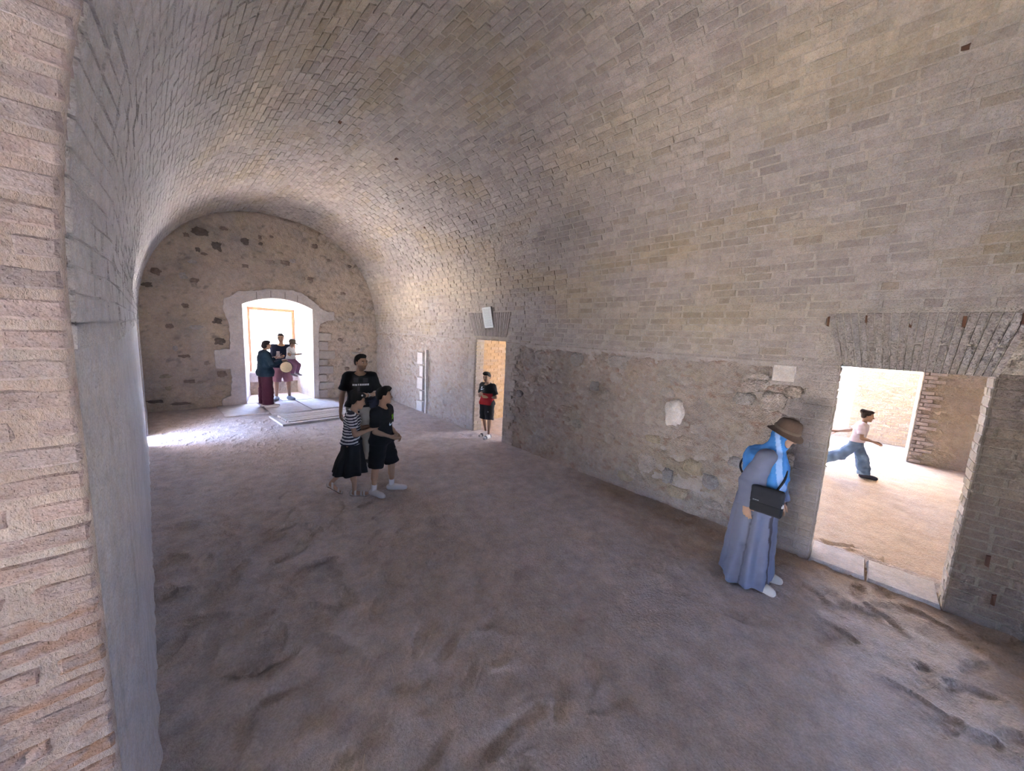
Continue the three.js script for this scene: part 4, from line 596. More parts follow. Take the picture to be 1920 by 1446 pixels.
function shoes(g, J, tint, o = {}) {
  const { H } = J; for (const i of [0, 1]) { const a = J.ankle[i], t = J.toe[i], f = V(t.x - a.x, 0, t.z - a.z).normalize(), pitch = (t.y - (a.y - 0.022 * H)), heel = a.clone().add(V(0, -0.020 * H, 0)).addScaledVector(f, -0.022 * H), r = 0.027 * H, G = o.g ?? 0.005;
    const flat = Math.min(heel.y, t.y), pr = [{ ...cap(heel, t.clone().addScaledVector(f, -0.01 * H), r + G, 0.021 * H + G), k: 0.02 }, { ...cap(a.clone().add(V(0, -0.012 * H, 0)), t.clone().lerp(a, 0.25), 0.027 * H + G, 0.018 * H + G), k: 0.02 }, { ...cap(t.clone().addScaledVector(f, -0.02 * H), t.clone().addScaledVector(f, 0.012 * H), 0.024 * H + G, 0.019 * H + G), k: 0.02 }]; if (o.tall) pr.push({ ...cyl(a.clone().add(V(0, -0.02 * H, 0)), a.clone().add(V(0, o.tall * H, 0)), 0.027 * H + G, 0.026 * H + G), k: 0.015 });
    const sole = heel.clone().add(V(0, -0.025 * H, 0)), cutA = (x, y, z) => { const u = (x - heel.x) * f.x + (z - heel.z) * f.z, base = lerp(heel.y, t.y + 0.002 * H, clamp(u / (0.13 * H))) - 0.0255 * H; return base - y; };
    wear(g, o.name ?? 'shoe', pr, 0.02, [cutA, ...(o.cuts ?? []).map((c) => c(J, i))], boxOf([heel, t, a], 0.06 * H + 0.01), o.cell ?? 0.006, typeof tint === 'function' ? (x, y, z) => tint(y - (lerp(heel.y, t.y, clamp(((x - heel.x) * f.x + (z - heel.z) * f.z) / (0.13 * H))) - 0.0255 * H), x, y, z) : tint, leather); }
}
function shortHair(g, J, tint, o = {}) {
  const s = J.hh, pr = [ell(J.hp(0, 0.16, -0.075), [0.352 * s, 0.38 * s + (o.up ?? 0) * s, 0.43 * s], J.hm), ell(J.hp(0, 0.42, 0.1), [0.27 * s, 0.15 * s, 0.27 * s], J.hm, 0.1 * s), ell(J.hp(0, -0.04, -0.27), [0.29 * s, 0.30 * s, 0.2 * s], J.hm, 0.1 * s), ...(o.extra ?? [])];
  const line = (x, y, z) => { const [a, b, c] = J.hl(x, y, z), lim = (c > 0.1 ? lerp(0.06, o.front ?? 0.32, sstep(0.1, 0.22, c)) : c > -0.08 ? lerp(o.sideLow ?? -0.02, 0.06, sstep(-0.08, 0.1, c)) : lerp(o.nape ?? -0.3, o.sideLow ?? -0.02, sstep(-0.2, -0.08, c))) + 0.03 * noise(a * 9, c * 9); return Math.min((lim - b) * s, o.keep ? o.keep(a, b, c) * s : 1e3); };
  const b = boxOf([J.head, ...(o.pts ?? [])], s * 0.72); return wear(g, 'hair', pr, 0.03, [line], b, o.cell ?? 0.0055, (x, y, z) => mul3(tint, 0.8 + 0.5 * (0.5 + noise(x * 60, y * 60, z * 60))), hairMat, (x, y, z) => 0.012 * s * noise(x * 70, y * 40, z * 70) * 2);
}
// flat print laid on a garment: a small sheet dropped onto its surface along -n
function print(g, name, F, c, n, u, w, h, draw, px = [256, 256], lift = 0.0025) {
  const v = n.clone().cross(u).normalize(), N = 14, cv = document.createElement('canvas'); cv.width = px[0]; cv.height = px[1]; const ctx = cv.getContext('2d'); ctx.clearRect(0, 0, px[0], px[1]); draw(ctx, px[0], px[1]);
  const t = new THREE.CanvasTexture(cv); t.colorSpace = THREE.SRGBColorSpace; t.magFilter = THREE.LinearFilter; const geo = new THREE.PlaneGeometry(1, 1, N, N), p = geo.attributes.position;
  for (let i = 0; i < p.count; i++) { let q = c.clone().addScaledVector(u, p.getX(i) * w).addScaledVector(v, p.getY(i) * h).addScaledVector(n, 0.12), k = 0; while (k++ < 60) { const d = F(q.x, q.y, q.z) - lift; if (Math.abs(d) < 0.0004) break; q.addScaledVector(n, -d * 0.8); } p.setXYZ(i, q.x, q.y, q.z); }
  geo.computeVertexNormals(); return add(g, name, geo, new THREE.MeshStandardMaterial({ map: t, alphaTest: 0.5, roughness: 0.9, side: THREE.DoubleSide }));
}
const facing = (fx, fd) => Math.atan2(fx, -fd);

const SKIN = [0.40, 0.255, 0.18], TAN = [0.36, 0.225, 0.155], WHITE = [0.66, 0.65, 0.64], BLACK = [0.009, 0.009, 0.012];
const onFloor = (x, d) => P(x, sandHeight(x, d, x > 4.9) - 0.006, d);
function lathed(profile, n, tint, bump = 0, seed = 0) { const g = new THREE.LatheGeometry(profile.map(([r, y]) => new THREE.Vector2(r, y)), n), p = g.attributes.position, c = []; for (let i = 0; i < p.count; i++) { const x = p.getX(i), y = p.getY(i), z = p.getZ(i), r = Math.hypot(x, z), a = Math.atan2(z, x); p.setY(i, y + bump * Math.pow(r / 0.15, 2) * Math.sin(2 * a + seed)); c.push(...mul3(tint, 0.92 + 0.16 * hash2(i, seed))); } g.setAttribute('color', new THREE.Float32BufferAttribute(c, 3)); g.computeVertexNormals(); return g; }
function swoosh(c, x, y, s, col) { c.fillStyle = col; c.beginPath(); c.moveTo(x, y); c.bezierCurveTo(x - 0.28 * s, y + 0.34 * s, x - 0.10 * s, y + 0.52 * s, x + 0.18 * s, y + 0.40 * s); c.lineTo(x + 1.0 * s, y + 0.02 * s); c.lineTo(x + 0.22 * s, y + 0.24 * s); c.bezierCurveTo(x + 0.02 * s, y + 0.30 * s, x - 0.10 * s, y + 0.22 * s, x, y); c.fill(); }
const straw = new THREE.MeshStandardMaterial({ vertexColors: true, roughness: 0.9, bumpMap: rep(weave, 0.04), bumpScale: 0.002 });

{ // the woman in the long gown by the near doorway
  const J = figure({ H: 1.52, w: 1.1, lean: [0, 1, 0.06], legs: [[[0, -1, 0.02], [0, -1, 0], [-0.25, 0, 1]], [[0, -1, 0.03], [0, -1, -0.02], [0.15, 0, 1]]], arms: [[[-0.18, -1, -0.42], [-0.02, -1, 0.05]], [[0.2, -1, 0.1], [-0.1, -1, 0.25]]], head: [-0.12, 0.34, 0], hands: [{ f: [0, -1, 0.15], n: [1, 0, 0.1], curl: 0.35 }, { f: [0, -1, 0.2], n: [-1, 0, 0], curl: 0.4 }] });
  const g = person(J, onFloor(3.88, 0.52), facing(-0.06, -1), 'woman in a long grey-blue gown, light blue headscarf and brown hat beside the near doorway', SKIN, [0.014, 0.0055, 0.004]);
  const GREY = [0.15, 0.17, 0.25], sh = J.sh[0];
  const rows = [[0.025, -0.01, -0.035, 0.245, 0.205], [0.25, -0.01, -0.035, 0.225, 0.19], [0.6, 0, -0.035, 0.205, 0.175], [0.95, 0, -0.02, 0.195, 0.155], [1.12, 0, -0.01, 0.185, 0.13], [1.235, 0, 0.015, 0.10, 0.075], [1.29, 0, 0.03, 0.05, 0.05]];
  const seam = (x, y, z) => { let k = GREY; if (x < 0 && Math.abs(z - 0.0 + 0.04 * (1 - y)) < 0.006 && y < 0.7) k = mul3(GREY, 0.6); if (x < 0 && z > 0.03 && y < 0.86 && Math.abs(x + 0.115) < 0.010 + 0.022 * (0.86 - y)) k = [0.05, 0.045, 0.06]; return mul3(k, 0.95 + 0.12 * noise(x * 8, y * 2, z * 8)); };
  const sleeves = []; for (const i of [0, 1]) sleeves.push({ ...cap(J.sh[i], J.elbow[i], 0.072, 0.070), k: 0.05 }, { ...cyl(J.elbow[i], J.wrist[i].clone().lerp(J.elbow[i], 0.0), 0.068, 0.078), k: 0.03 });
  wear(g, 'gown', [stackOf(rows, 0.016, 7, 0.6), ...sleeves], 0.035, [below(0.022)], boxOf([V(0, 0, 0), V(0, 1.28, 0), ...J.elbow, ...J.wrist], 0.26), 0.011, seam, clothMat, wrinkle(0.006, 0.7, 3), 'long grey-blue gown');
  const BLUE = [0.05, 0.235, 0.62], hs = J.hh;
  const scarf = [ell(J.hp(0, 0.06, -0.08), [0.38 * hs, 0.42 * hs, 0.43 * hs], J.hm), cap(J.base.clone().add(V(0, -0.02, 0.0)), J.hp(0, -0.3, -0.02), 0.085, 0.075, 0.04), { ...ell(V(0, 1.20, -0.03), [0.185, 0.085, 0.15]), k: 0.04 }, { ...ell(V(-0.015, 1.03, 0.085), [0.172, 0.22, 0.09]), k: 0.05 }, { ...ell(V(0, 1.12, -0.125), [0.15, 0.12, 0.055]), k: 0.04 }];
  const faceAt = J.hp(-0.03, -0.12, 0.46); wear(g, 'headscarf', scarf, 0.03, [ballCut(faceAt, 0.37 * hs)], boxOf([J.head, V(0, 0.98, 0)], 0.24), 0.008, (x, y, z) => (Math.abs(z - 0.12 - (1.14 - y) * 0.22) < 0.019 && y > 0.95 ? [0.26, 0.42, 0.72] : mul3(BLUE, 0.9 + 0.25 * noise(x * 20, y * 9, z * 20))), clothMat, wrinkle(0.010, 1.1, 8), 'light blue headscarf');
  const hat = lathed([[0.001, 0.105], [0.05, 0.103], [0.075, 0.094], [0.089, 0.072], [0.096, 0.028], [0.100, 0.0], [0.115, -0.010], [0.138, -0.026], [0.140, -0.031], [0.134, -0.030], [0.112, -0.016], [0.095, -0.006], [0.091, 0.03]], 48, [0.115, 0.078, 0.056], 0.012, 1);
  hat.applyMatrix4(J.hm); const hp = J.hp(0, 0.20, -0.04); hat.translate(hp.x, hp.y, hp.z); add(g, 'hat', hat, straw, 'brown soft-brimmed hat'); const band = lathed([[0.0995, 0.004], [0.103, 0.010], [0.101, 0.026], [0.0965, 0.028]], 40, [0.16, 0.12, 0.09]); band.applyMatrix4(J.hm); band.translate(hp.x, hp.y, hp.z); add(g.children.find((c) => c.name === 'hat'), 'hat_band', band, straw);
  shoes(g, J, (h) => (h < 0.012 ? [0.2, 0.18, 0.16] : [0.60, 0.57, 0.52]), { g: 0.008 });
  // her bag: hung from a strap across the body
  const b = thing('shoulder_bag', 'black shoulder bag with a folded flap on the hip of the gowned woman', 'bag', onFloor(3.88, 0.52), facing(-0.06, -1)), c = V(-0.225, 0.885, 0.085);
  const rounded = (cx, cy, cz, w, h, t, tint, name, mat = leather) => { const f = field([{ f: (x, y, z) => { const a = Math.abs(x - cx) - t, e = Math.abs(y - cy) - h, q = Math.abs(z - cz) - w, m = Math.max(a, 0) ** 2 + Math.max(e, 0) ** 2 + Math.max(q, 0) ** 2; return Math.sqrt(m) + Math.min(0, Math.max(a, e, q)) - 0.016; } }], 0.01, [], wrinkle(0.003, 1, 5)); const geo = surfaceNets(f, [cx - t - 0.03, cy - h - 0.03, cz - w - 0.03], [cx + t + 0.03, cy + h + 0.03, cz + w + 0.03], 0.006, () => tint); return [add(b, name, geo, mat), f]; };
  rounded(c.x, c.y - 0.02, c.z, 0.098, 0.088, 0.026, [0.012, 0.014, 0.02], 'bag_body'); const [, F] = rounded(c.x - 0.022, c.y + 0.036, c.z, 0.100, 0.058, 0.014, [0.014, 0.017, 0.026], 'flap'); rounded(c.x - 0.026, c.y - 0.068, c.z, 0.097, 0.030, 0.012, [0.010, 0.012, 0.017], 'front_pocket');
  const sp = new THREE.CatmullRomCurve3([V(-0.20, 0.96, 0.13), V(-0.10, 1.08, 0.165), V(0.02, 1.20, 0.12), V(0.11, 1.26, 0.0), V(0.10, 1.22, -0.12), V(-0.06, 1.08, -0.19), V(-0.2, 0.95, -0.05)]); const tg = new THREE.TubeGeometry(sp, 40, 0.009, 6); tg.setAttribute('color', new THREE.Float32BufferAttribute(new Array(tg.attributes.position.count).fill([0.012, 0.014, 0.02]).flat(), 3)); add(b, 'strap', tg, leather);
  print(b, 'maker_mark', F, V(c.x - 0.03, c.y - 0.012, c.z - 0.07), V(-1, 0, 0), V(0, 0, 1), 0.05, 0.014, (k, W, H) => { k.fillStyle = '#9aa3ad'; for (const [x, w] of [[8, 20], [34, 14], [54, 18], [78, 12], [96, 22]]) k.fillRect(x, 8, w, 16); }, [128, 32]);
  const tri = new MB(); tri.tri(V(c.x - 0.042, c.y - 0.02, c.z + 0.100), V(c.x - 0.042, c.y + 0.012, c.z + 0.117), V(c.x - 0.03, c.y - 0.022, c.z + 0.123), [0.7, 0.7, 0.72]); tri.block(V(c.x - 0.036, c.y - 0.03, c.z + 0.094), V(c.x - 0.036, c.y - 0.03, c.z + 0.121), V(c.x - 0.036, c.y + 0.004, c.z + 0.121), V(c.x - 0.036, c.y - 0.012, c.z + 0.094), V(-1, 0, 0), 0.012, 0.004, [0.7, 0.7, 0.72], rngOf(2)); add(b, 'emblem', tri.geo(), leather, 'small white emblem');
}
{ // the girl who walks with the boy
  const J = figure({ H: 1.31, kid: 0.6, w: 0.92, lean: [0, 1, 0.07], legs: [[[-0.02, -1, 0.14], [0, -1, 0.02], [-0.1, -0.05, 1]], [[0.02, -1, -0.16], [0.0, -0.72, -0.62], [0, -0.75, 0.62]]], arms: [[[-0.12, -1, 0.22], [0.18, 0.34, 1]], [[0.15, -1, 0.3], [0.0, 0.25, 1]]], head: [0.16, 0.26, 0], hands: [{ f: [0.15, 0.45, 0.9], n: [0.95, -0.1, 0.2], curl: 0.3 }, { f: [-0.1, 0.2, 1], n: [-0.9, -0.3, 0], curl: 0.5 }] });
  const g = person(J, onFloor(1.75, 4.52), facing(0.84, -0.50), 'girl in a striped top and black skirt holding the arm of the boy', TAN, [0.011, 0.005, 0.0036]);
  shirt(g, J, { g: 0.014, sleeve: 0.6, hem: 0.72, cell: 0.006, neck: 0.06, neckFront: 0.035, fold: 0.004, cuff: 0.036, tint: (x, y, z) => (((y + 0.15 * Math.max(0, Math.abs(x) - 0.1) + 10) / 0.036) % 1 < 0.55 ? [0.013, 0.014, 0.03] : [0.62, 0.60, 0.60]), label: 'navy and white striped top' });
  wear(g, 'skirt', [stackOf([[0.335, -0.01, -0.015, 0.215, 0.20], [0.45, -0.005, -0.01, 0.195, 0.18], [0.62, 0, 0.01, 0.15, 0.135], [0.70, 0, 0.012, 0.140, 0.124], [0.765, 0, 0.022, 0.130, 0.114]], 0.018, 8, 1.2)], 0.02, [], [[-0.27, 0.32, -0.26], [0.27, 0.82, 0.26]], 0.009, BLACK, clothMat, wrinkle(0.003, 1, 2), 'flared black skirt');
  const bun = J.hp(0, 0.46, -0.40); shortHair(g, J, [0.008, 0.006, 0.006], { nape: -0.26, sideLow: 0.0, front: 0.28, extra: [ell(bun, [0.2 * J.hh, 0.2 * J.hh, 0.2 * J.hh], J.hm)], pts: [bun] });
  const clip = new THREE.CapsuleGeometry(0.011, 0.022, 4, 10); clip.rotateZ(1.1); clip.rotateY(0.4); clip.setAttribute('color', new THREE.Float32BufferAttribute(new Array(clip.attributes.position.count).fill([0.75, 0.72, 0.72]).flat(), 3)); const cp = J.hp(-0.24, 0.42, 0.12); clip.translate(cp.x, cp.y, cp.z); add(g, 'hair_clip', clip, leather, 'white hair clip');
  shoes(g, J, (h) => (h < 0.014 ? [0.10, 0.06, 0.04] : [0.45, 0.42, 0.40]), { name: 'sandal', g: 0.003, cell: 0.0045, cuts: [(K, i) => { const a = K.ankle[i], t = K.toe[i], f = t.clone().sub(a).setY(0).normalize(), pitch = K.toe[i].y - (K.ankle[i].y - 0.022 * K.H); return (x, y, z) => { const u = (x - a.x) * f.x + (z - a.z) * f.z, base = lerp(a.y - 0.02 * K.H, t.y, clamp((u + 0.03) / 0.17)) - 0.0255 * K.H, strap = Math.min(Math.abs(u - 0.015), Math.abs(u - 0.085), Math.abs(u - 0.12), Math.abs(u + 0.05)) - 0.011; return Math.min(y - base - 0.015, strap); }; }] });
}
{ // the boy who walks with the girl
  const J = figure({ H: 1.41, kid: 0.5, w: 0.98, legs: [[[-0.06, -1, -0.08], [0, -1, -0.10], [-0.25, 0, 1]], [[0.14, -1, 0.22], [0.06, -1, -0.04], [0.35, 0, 1]]], arms: [[[-0.12, -1, 0.04], [0.42, -0.30, 0.85]], [[0.12, -1, 0.0], [-0.32, -0.40, 0.85]]], head: [0.62, -0.05, 0], hands: [{ f: [0.45, -0.3, 0.8], n: [0.5, 0.4, -0.2], curl: 0.5 }, { f: [-0.5, -0.45, 0.75], n: [-0.7, 0.1, -0.4], curl: 0.45 }] });
  const g = person(J, onFloor(2.09, 4.37), facing(0.50, -0.86), 'boy in a black t-shirt with green and white print and black shorts', SKIN, [0.011, 0.005, 0.0036]);
  const pr = torsoPrims(J, 0.017, 0.05), F = field(pr, 0.04), hem = J.pelvis.y - 0.03;
  shirt(g, J, { g: 0.017, sleeve: 0.75, hem, cell: 0.0085, cuff: 0.038, tint: BLACK, label: 'black t-shirt' });
  print(g, 'shirt_print', F, V(0.045, J.chest.y - 0.045, 0.05), V(0.25, 0, 1).normalize(), V(1, 0, -0.25).normalize(), 0.17, 0.17, (c, W, H) => { c.fillStyle = '#79b52c'; c.fillRect(W * 0.42, H * 0.04, W * 0.54, H * 0.36); c.fillStyle = '#5c8f2a'; c.fillRect(W * 0.5, H * 0.14, W * 0.08, H * 0.16); c.fillRect(W * 0.64, H * 0.12, W * 0.07, H * 0.14); c.fillRect(W * 0.78, H * 0.14, W * 0.09, H * 0.12); swoosh(c, W * 0.16, H * 0.50, W * 0.74, '#e8ecf4'); }, [256, 256], 0.009);
  trousers(g, J, { name: 'shorts', len: 0.98, g: 0.016, knee: 0.058, tint: BLACK, cell: 0.01, label: 'black shorts' });
  const mark = field([cyl(J.hip[1], J.knee[1], 0.056 * J.H + 0.016, 0.058 * J.H + 0.016)], 0.02), mc = J.hip[1].clone().lerp(J.knee[1], 0.35); print(g, 'shorts_mark', mark, mc, V(0.3, 0, 1).normalize(), V(1, 0, -0.3).normalize(), 0.045, 0.04, (c, W, H) => swoosh(c, W * 0.2, H * 0.35, W * 0.7, '#cfd3da'), [64, 64], 0.008);
  shortHair(g, J, [0.007, 0.006, 0.006], { front: 0.27, nape: -0.2, sideLow: 0.02, extra: [ell(J.hp(0, 0.44, 0.2), [0.28 * J.hh, 0.14 * J.hh, 0.24 * J.hh], J.hm)] });
  shoes(g, J, (h) => (h < 0.020 ? [0.48, 0.46, 0.45] : [0.58, 0.57, 0.58]), { g: 0.003 });
  for (const i of [0, 1]) { const a = J.ankle[i], u = J.knee[i].clone().lerp(a, 0.72); wear(g, 'sock', [cyl(a.clone().add(V(0, -0.015, 0)), u, 0.034, 0.036)], 0.01, [], boxOf([a, u], 0.06), 0.006, [0.56, 0.57, 0.62], clothMat, wrinkle(0.002, 2), 'white sock'); }
}
{ // the bearded man behind them
  const J = figure({ H: 1.735, w: 1.02, legs: [[[-0.03, -1, 0.02], [0, -1, -0.04], [-0.2, 0, 1]], [[0.05, -1, 0.05], [0.02, -1, -0.03], [0.25, 0, 1]]], arms: [[[-0.30, -1, -0.02], [-0.10, -1, 0.16]], [[0.40, -1, -0.02], [-0.80, 0.02, 0.6]]], head: [0.62, 0.0, 0], beard: true, hands: [{ f: [-0.02, -1, 0.2], n: [1, 0, 0.2], curl: 0.4 }, { f: [-0.95, -0.05, 0.3], n: [-0.25, -0.4, -0.9], curl: 0.4 }] });
  const g = person(J, onFloor(2.33, 5.62), facing(-0.30, -0.95), 'bearded man in a black t-shirt and pale trousers behind the two children', TAN, [0.014, 0.0055, 0.004]);
  const F = field(torsoPrims(J, 0.020, 0.05), 0.04); shirt(g, J, { g: 0.020, sleeve: 0.72, hem: J.pelvis.y + 0.02, cell: 0.011, cuff: 0.040, tint: BLACK, label: 'black t-shirt with a white line of print' });
  print(g, 'shirt_print', F, V(0, J.chest.y + 0.0, 0.06), V(0, 0, 1), V(1, 0, 0), 0.26, 0.24, (c, W, H) => { c.fillStyle = '#2b2e34'; c.fillRect(W * 0.1, H * 0.05, W * 0.26, H * 0.3); c.fillRect(W * 0.62, H * 0.08, W * 0.28, H * 0.28); c.fillRect(W * 0.3, H * 0.6, W * 0.14, H * 0.32); c.fillStyle = '#c9ccd4'; for (const [x, w] of [[0.04, 0.09], [0.15, 0.05], [0.21, 0.08], [0.33, 0.06], [0.43, 0.08], [0.53, 0.07], [0.62, 0.06], [0.70, 0.08], [0.80, 0.05], [0.87, 0.08]]) c.fillRect(W * x, H * (0.43 + (x > 0.3 ? 0.0 : 0.015)), W * w, H * 0.12); }, [256, 256], 0.010);
  trousers(g, J, { g: 0.016, tint: [0.30, 0.27, 0.23], cuff: 0.045, label: 'pale khaki trousers' });
  shortHair(g, J, [0.007, 0.006, 0.006], { front: 0.30, nape: -0.2, sideLow: 0.03 }); shoes(g, J, [0.06, 0.055, 0.05], { g: 0.008 });
  const wt = new THREE.TorusGeometry(0.029, 0.007, 8, 22); wt.lookAt(J.elbow[1].clone().sub(J.wrist[1])); const wp = J.wrist[1].clone().lerp(J.elbow[1], 0.1); wt.translate(wp.x, wp.y, wp.z); wt.setAttribute('color', new THREE.Float32BufferAttribute(new Array(wt.attributes.position.count).fill([0.5, 0.48, 0.46]).flat(), 3)); add(g, 'wristwatch', wt, leather);
  const h = J.wrist[1].clone().add(V(0.10, -0.13, 0.0)), c = thing('cap', 'dark navy cap held against the belly of the bearded man', 'cap', onFloor(2.33, 5.62), facing(-0.30, -0.95)), NAVY = [0.02, 0.024, 0.04];
  add(c, 'crown', surfaceNets(field([ell(h.clone().add(V(0.02, 0, 0.02)), [0.10, 0.115, 0.062])], 0.02, [], wrinkle(0.004, 1, 4)), [h.x - 0.12, h.y - 0.13, h.z - 0.1], [h.x + 0.14, h.y + 0.13, h.z + 0.1], 0.007, () => NAVY), clothMat); add(c, 'peak', surfaceNets(field([ell(h.clone().add(V(-0.05, 0.055, 0.03)), [0.06, 0.035, 0.05])], 0.02), [h.x - 0.14, h.y, h.z - 0.06], [h.x + 0.03, h.y + 0.11, h.z + 0.1], 0.006, () => mul3(NAVY, 0.8)), clothMat);
}
{ // the boy stepping through the narrow doorway
  const J = figure({ H: 1.37, kid: 0.5, w: 0.98, legs: [[[-0.05, -1, -0.10], [0.0, -0.93, -0.28], [-0.2, -0.25, 1]], [[0.08, -1, 0.10], [0.02, -1, 0.02], [0.1, 0, 1]]], arms: [[[-0.22, -1, 0.05], [0.45, 0.32, 0.8]], [[0.28, -1, -0.22], [-0.70, 0.02, 0.75]]], head: [0.05, 0.12, 0], hands: [{ f: [0.8, 0.2, 0.5], n: [0.3, 0, -1], curl: 0.5 }, { f: [-0.9, 0.15, 0.4], n: [-0.3, 0, -1], curl: 0.5 }] });
  const g = person(J, onFloor(4.96, 5.55), facing(-0.95, -0.22), 'boy in a black and red t-shirt stepping through the narrow doorway', SKIN, [0.012, 0.0055, 0.004]);
  const F = field(torsoPrims(J, 0.017, 0.05), 0.04), cut = J.chest.y - 0.055; shirt(g, J, { g: 0.017, sleeve: 0.75, hem: J.pelvis.y - 0.01, cell: 0.0085, cuff: 0.038, tint: (x, y) => (y < cut && Math.abs(x) < 0.155 ? [0.35, 0.012, 0.02] : BLACK), label: 'black t-shirt with a red lower half' });
  print(g, 'shirt_print', F, V(-0.05, J.chest.y + 0.03, 0.05), V(-0.1, 0, 1).normalize(), V(1, 0, 0.1).normalize(), 0.13, 0.13, (c, W, H) => { swoosh(c, W * 0.2, H * 0.4, W * 0.75, '#dfe4ee'); c.fillStyle = '#dfe4ee'; c.fillRect(W * 0.2, H * 0.15, W * 0.18, H * 0.3); }, [128, 128], 0.009);
  trousers(g, J, { name: 'shorts', len: 0.95, g: 0.015, knee: 0.056, tint: BLACK, cell: 0.01, label: 'black shorts' }); const mark = field([cyl(J.hip[1], J.knee[1], 0.056 * J.H + 0.015, 0.056 * J.H + 0.015)], 0.02), mc = J.hip[1].clone().lerp(J.knee[1], 0.4); print(g, 'shorts_mark', mark, mc, V(0.3, 0, 1).normalize(), V(1, 0, -0.3).normalize(), 0.045, 0.045, (c, W, H) => { c.fillStyle = '#c9ccd2'; c.beginPath(); c.arc(W / 2, H / 2, W * 0.3, 0, 7); c.fill(); }, [64, 64], 0.008);
  shortHair(g, J, [0.007, 0.006, 0.006], { front: 0.25, nape: -0.2, sideLow: 0.0, extra: [ell(J.hp(0, 0.42, 0.2), [0.3 * J.hh, 0.15 * J.hh, 0.24 * J.hh], J.hm)] });
  shoes(g, J, (h, x, y, z) => (h < 0.02 ? [0.6, 0.58, 0.56] : Math.sin(z * 38 + 1) > 0.72 ? [0.05, 0.05, 0.06] : [0.5, 0.49, 0.48]), { g: 0.009 });
}
{ // the woman at the far door, seen from behind and the side
  const J = figure({ H: 1.69, w: 1.18, legs: [[[-0.02, -1, 0.03], [0, -1, 0], [-0.05, 0, 1]], [[0.02, -1, 0.0], [0, -1, -0.05], [0.05, 0, 1]]], arms: [[[-0.2, -1, 0.42], [0.05, 0.42, 0.9]], [[0.2, -1, 0.42], [-0.05, 0.6, 0.8]]], head: [0.1, 0.12, 0], hands: [{ f: [0.1, 0.1, 1], n: [0.6, -0.6, 0.1], curl: 0.55 }, { f: [-0.1, 0.7, 0.7], n: [0.2, 0.5, -0.7], curl: 0.5 }] });
  const where = onFloor(2.10, 10.93).setY(0.032), turn = facing(0.97, 0.05), g = person(J, where, turn, 'woman in a dark teal jacket and burgundy trousers at the far doorway', TAN, [0.018, 0.008, 0.006]);
  shirt(g, J, { name: 'jacket', g: 0.030, sleeve: 1.95, hem: J.pelvis.y - 0.10, cell: 0.014, neck: 0.04, neckUp: 0.05, tint: [0.007, 0.026, 0.046], label: 'dark teal jacket' }); trousers(g, J, { g: 0.020, knee: 0.058, cuff: 0.062, tint: [0.055, 0.010, 0.026], cell: 0.014, label: 'wide burgundy trousers' });
  shortHair(g, J, [0.02, 0.016, 0.016], { nape: -0.42, sideLow: -0.3, front: 0.24, cell: 0.008, extra: [ell(J.hp(0, -0.15, -0.2), [0.36 * J.hh, 0.38 * J.hh, 0.3 * J.hh], J.hm)] }); shoes(g, J, [0.62, 0.60, 0.58], { g: 0.012, cell: 0.009 });
  const hand = J.wrist[0].clone().add(V(-0.03, -0.16, 0.07)), sh = thing('straw_hat', 'round straw hat hanging from the hand of the woman in the teal jacket', 'hat', where, turn);
  const disc = lathed([[0.001, 0.0], [0.07, 0.002], [0.085, -0.004], [0.138, -0.010], [0.142, -0.014], [0.138, -0.017], [0.09, -0.014], [0.086, -0.09], [0.06, -0.105], [0.001, -0.108]], 40, [0.52, 0.42, 0.27]); disc.rotateZ(Math.PI / 2 - 0.1); disc.translate(hand.x - 0.05, hand.y, hand.z); add(sh, 'crown', disc, straw); const rim = new THREE.TorusGeometry(0.143, 0.008, 8, 40); rim.rotateY(Math.PI / 2); rim.translate(hand.x - 0.036, hand.y, hand.z); rim.setAttribute('color', new THREE.Float32BufferAttribute(new Array(rim.attributes.position.count).fill([0.05, 0.045, 0.045]).flat(), 3)); add(sh, 'brim_edge', rim, straw, 'dark brim edge');
  const pc = J.wrist[1].clone().add(V(-0.03, 0.10, 0.06)), ph = thing('phone', 'pale phone held up by the woman in the teal jacket', 'phone', where, turn), pg = new MB(); pg.block(V(pc.x - 0.004, pc.y - 0.07, pc.z - 0.035), V(pc.x - 0.004, pc.y - 0.07, pc.z + 0.035), V(pc.x - 0.004, pc.y + 0.07, pc.z + 0.035), V(pc.x - 0.004, pc.y + 0.07, pc.z - 0.035), V(-1, 0, 0), 0.008, 0.004, [0.7, 0.66, 0.6], rngOf(3), 0); add(ph, 'case', pg.geo(), leather); const sg = new MB(); sg.box(pc.x + 0.016, pc.x + 0.018, pc.y - 0.066, pc.y + 0.066, 0, 0.062, [0.03, 0.03, 0.04]); const sgeo = sg.geo(); sgeo.translate(0, 0, pc.z + 0.031); add(ph, 'screen', sgeo, leather);
}
